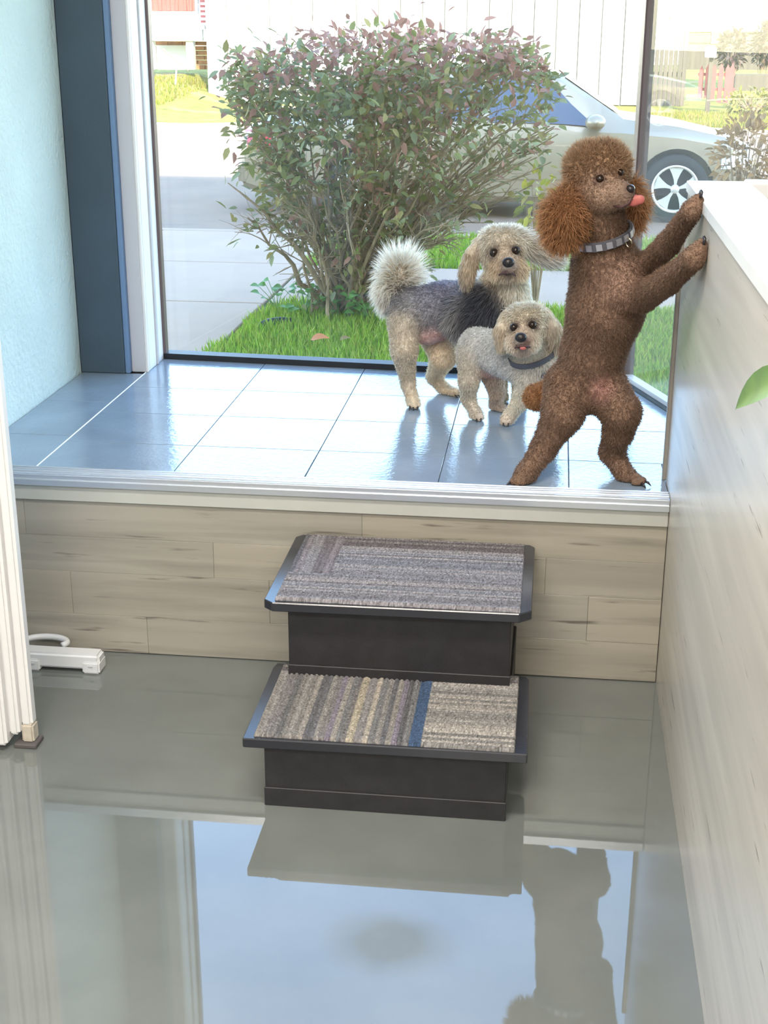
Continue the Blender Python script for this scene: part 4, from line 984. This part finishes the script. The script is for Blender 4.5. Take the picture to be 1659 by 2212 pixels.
# ---------------------------------------------------------------- small white dog
W2, G2 = (.90, .83, .72), (.72, .72, .72)
d2 = empty('maltese_dog', (-.12, 3.47, ZS)); tag(d2, 'small white dog with dark collar between the grey dog and the poodle', 'dog')
f = Form(.012, .22); f.clips = [((0, 0, -1), -(ZS+.0006))]
f.chain([(1032, 747, 3.50, 40), (1088, 764, 3.47, 45), (1142, 792, 3.43, 42)], G2, .009, (-.4, 0, -.5))
f.chain([(1172, 782, 3.42, 36), (1184, 812, 3.42, 32)], (.82, .79, .73), .022, (.1, -.2, -.9))
f.chain([(1148, 785, 3.42, 36), (1142, 735, 3.40, 36)], W2, .012)
f.chain([(1136, 708, 3.39, 43)], W2, .012, (0, -.3, -.5))
f.chain([(1122, 690, 3.385, 30), (1150, 688, 3.385, 30)], W2, .014, (0, -.3, .1), lift=.4)
f.chain([(1130, 728, 3.350, 32)], (.74, .62, .51), .008, (0, -.2, -.5))
f.chain([(1110, 742, 3.340, 17)], W2, .015, (-.2, -.1, -.8)); f.chain([(1148, 740, 3.340, 17)], W2, .015, (.2, -.1, -.8))
f.chain([(1126, 735, 3.312, 15)], (.45, .36, .31), .004)
f.chain([(1130, 754, 3.335, 14)], (.62, .50, .43), .010, (0, -.2, -.8))
f.chain([(1098, 678, 3.39, 12), (1084, 710, 3.375, 15), (1086, 742, 3.375, 12)], (.66, .57, .45), .022, (-.05, -.1, -1.4), k=.005, lift=.12)
f.chain([(1174, 676, 3.40, 14), (1192, 708, 3.39, 19), (1200, 742, 3.40, 13)], (.64, .55, .44), .026, (.15, -.1, -1.4), k=.005, lift=.12)
f.chain([(1020, 767, 3.49, 33), (1013, 822, 3.48, 20), (1012, 860, 3.50, 13), (1028, 894, 3.48, 11), (1036, 902, 3.465, 9)], (.72, .66, .57), .009)
f.chain([(1062, 800, 3.53, 27), (1074, 848, 3.55, 15), (1071, 872, 3.58, 12), (1084, 886, 3.565, 11)], (.68, .56, .47), .008)
f.chain([(1058, 795, 3.49, 22), (1075, 800, 3.48, 16)], PK, .003)
f.chain([(1142, 815, 3.41, 26), (1124, 866, 3.43, 15), (1098, 902, 3.44, 12), (1093, 908, 3.43, 11)], W2, .010)
f.chain([(1186, 815, 3.43, 24), (1188, 875, 3.45, 16), (1188, 900, 3.45, 14)], W2, .010)
for px, py, Y in ((1086, 911, 3.425), (1094, 913, 3.42), (1101, 911, 3.425), (1032, 903, 3.46), (1039, 903, 3.46)): f.chain([(px, py, Y, 5.5)], (.68, .56, .48), .003, k=.004)
e1, e2, ns, mo = f.march(1110, 707), f.march(1150, 702), f.march(1125, 729), f.march(1128, 749)
dog_body('maltese', f, d2, .0048, 95000, spots=((e1, .016, (.14, .09, .07)), (e2, .016, (.14, .09, .07)), (mo, .013, (.20, .12, .11)), (at(1144, 738, 3.30), .014, (.42, .26, .20))),
         bare=((e1, .012), (e2, .012), (ns, .015)), curl=.13, wid=.0010)
ball('eye', e1+unit(CAM-e1)*.003, .0105, MAT['eye'], d2); ball('eye', e2+unit(CAM-e2)*.003, .0105, MAT['eye'], d2)
ball('nose', ns+unit(CAM-ns)*.004, .0135, MAT['nose'], d2, (1.1, .8, .9))
mesh('mouth', *tube([mo+np.array((x, .004*abs(x)/.02-.004, z)) for x, z in ((-.018, -.004), (-.008, .002), (0, .003), (.010, .002), (.020, .0))], [.002, .0035, .004, .0035, .002], 6), MAT['lip'], d2, True)
ball('tongue', mo+unit(CAM-mo)*.005+np.array((.002, 0, -.004)), .006, MAT['tongue'], d2, (1.3, .6, .8))
collar(f, d2, at(1150, 766, 3.405), np.array((-.25, -.40, .88)), .014, MAT['collar'], cap=.056)
ball('collar_tag', at(1176, 812, 3.375), .008, MAT['collar'], d2, (1, .4, 1.2))
for px, py, Y in ((1030, 906, 3.455), (1039, 905, 3.455), (1088, 914, 3.42), (1098, 914, 3.42)): claw(d2, at(px, py, Y), (0, -1, -.3), .008, .0028)
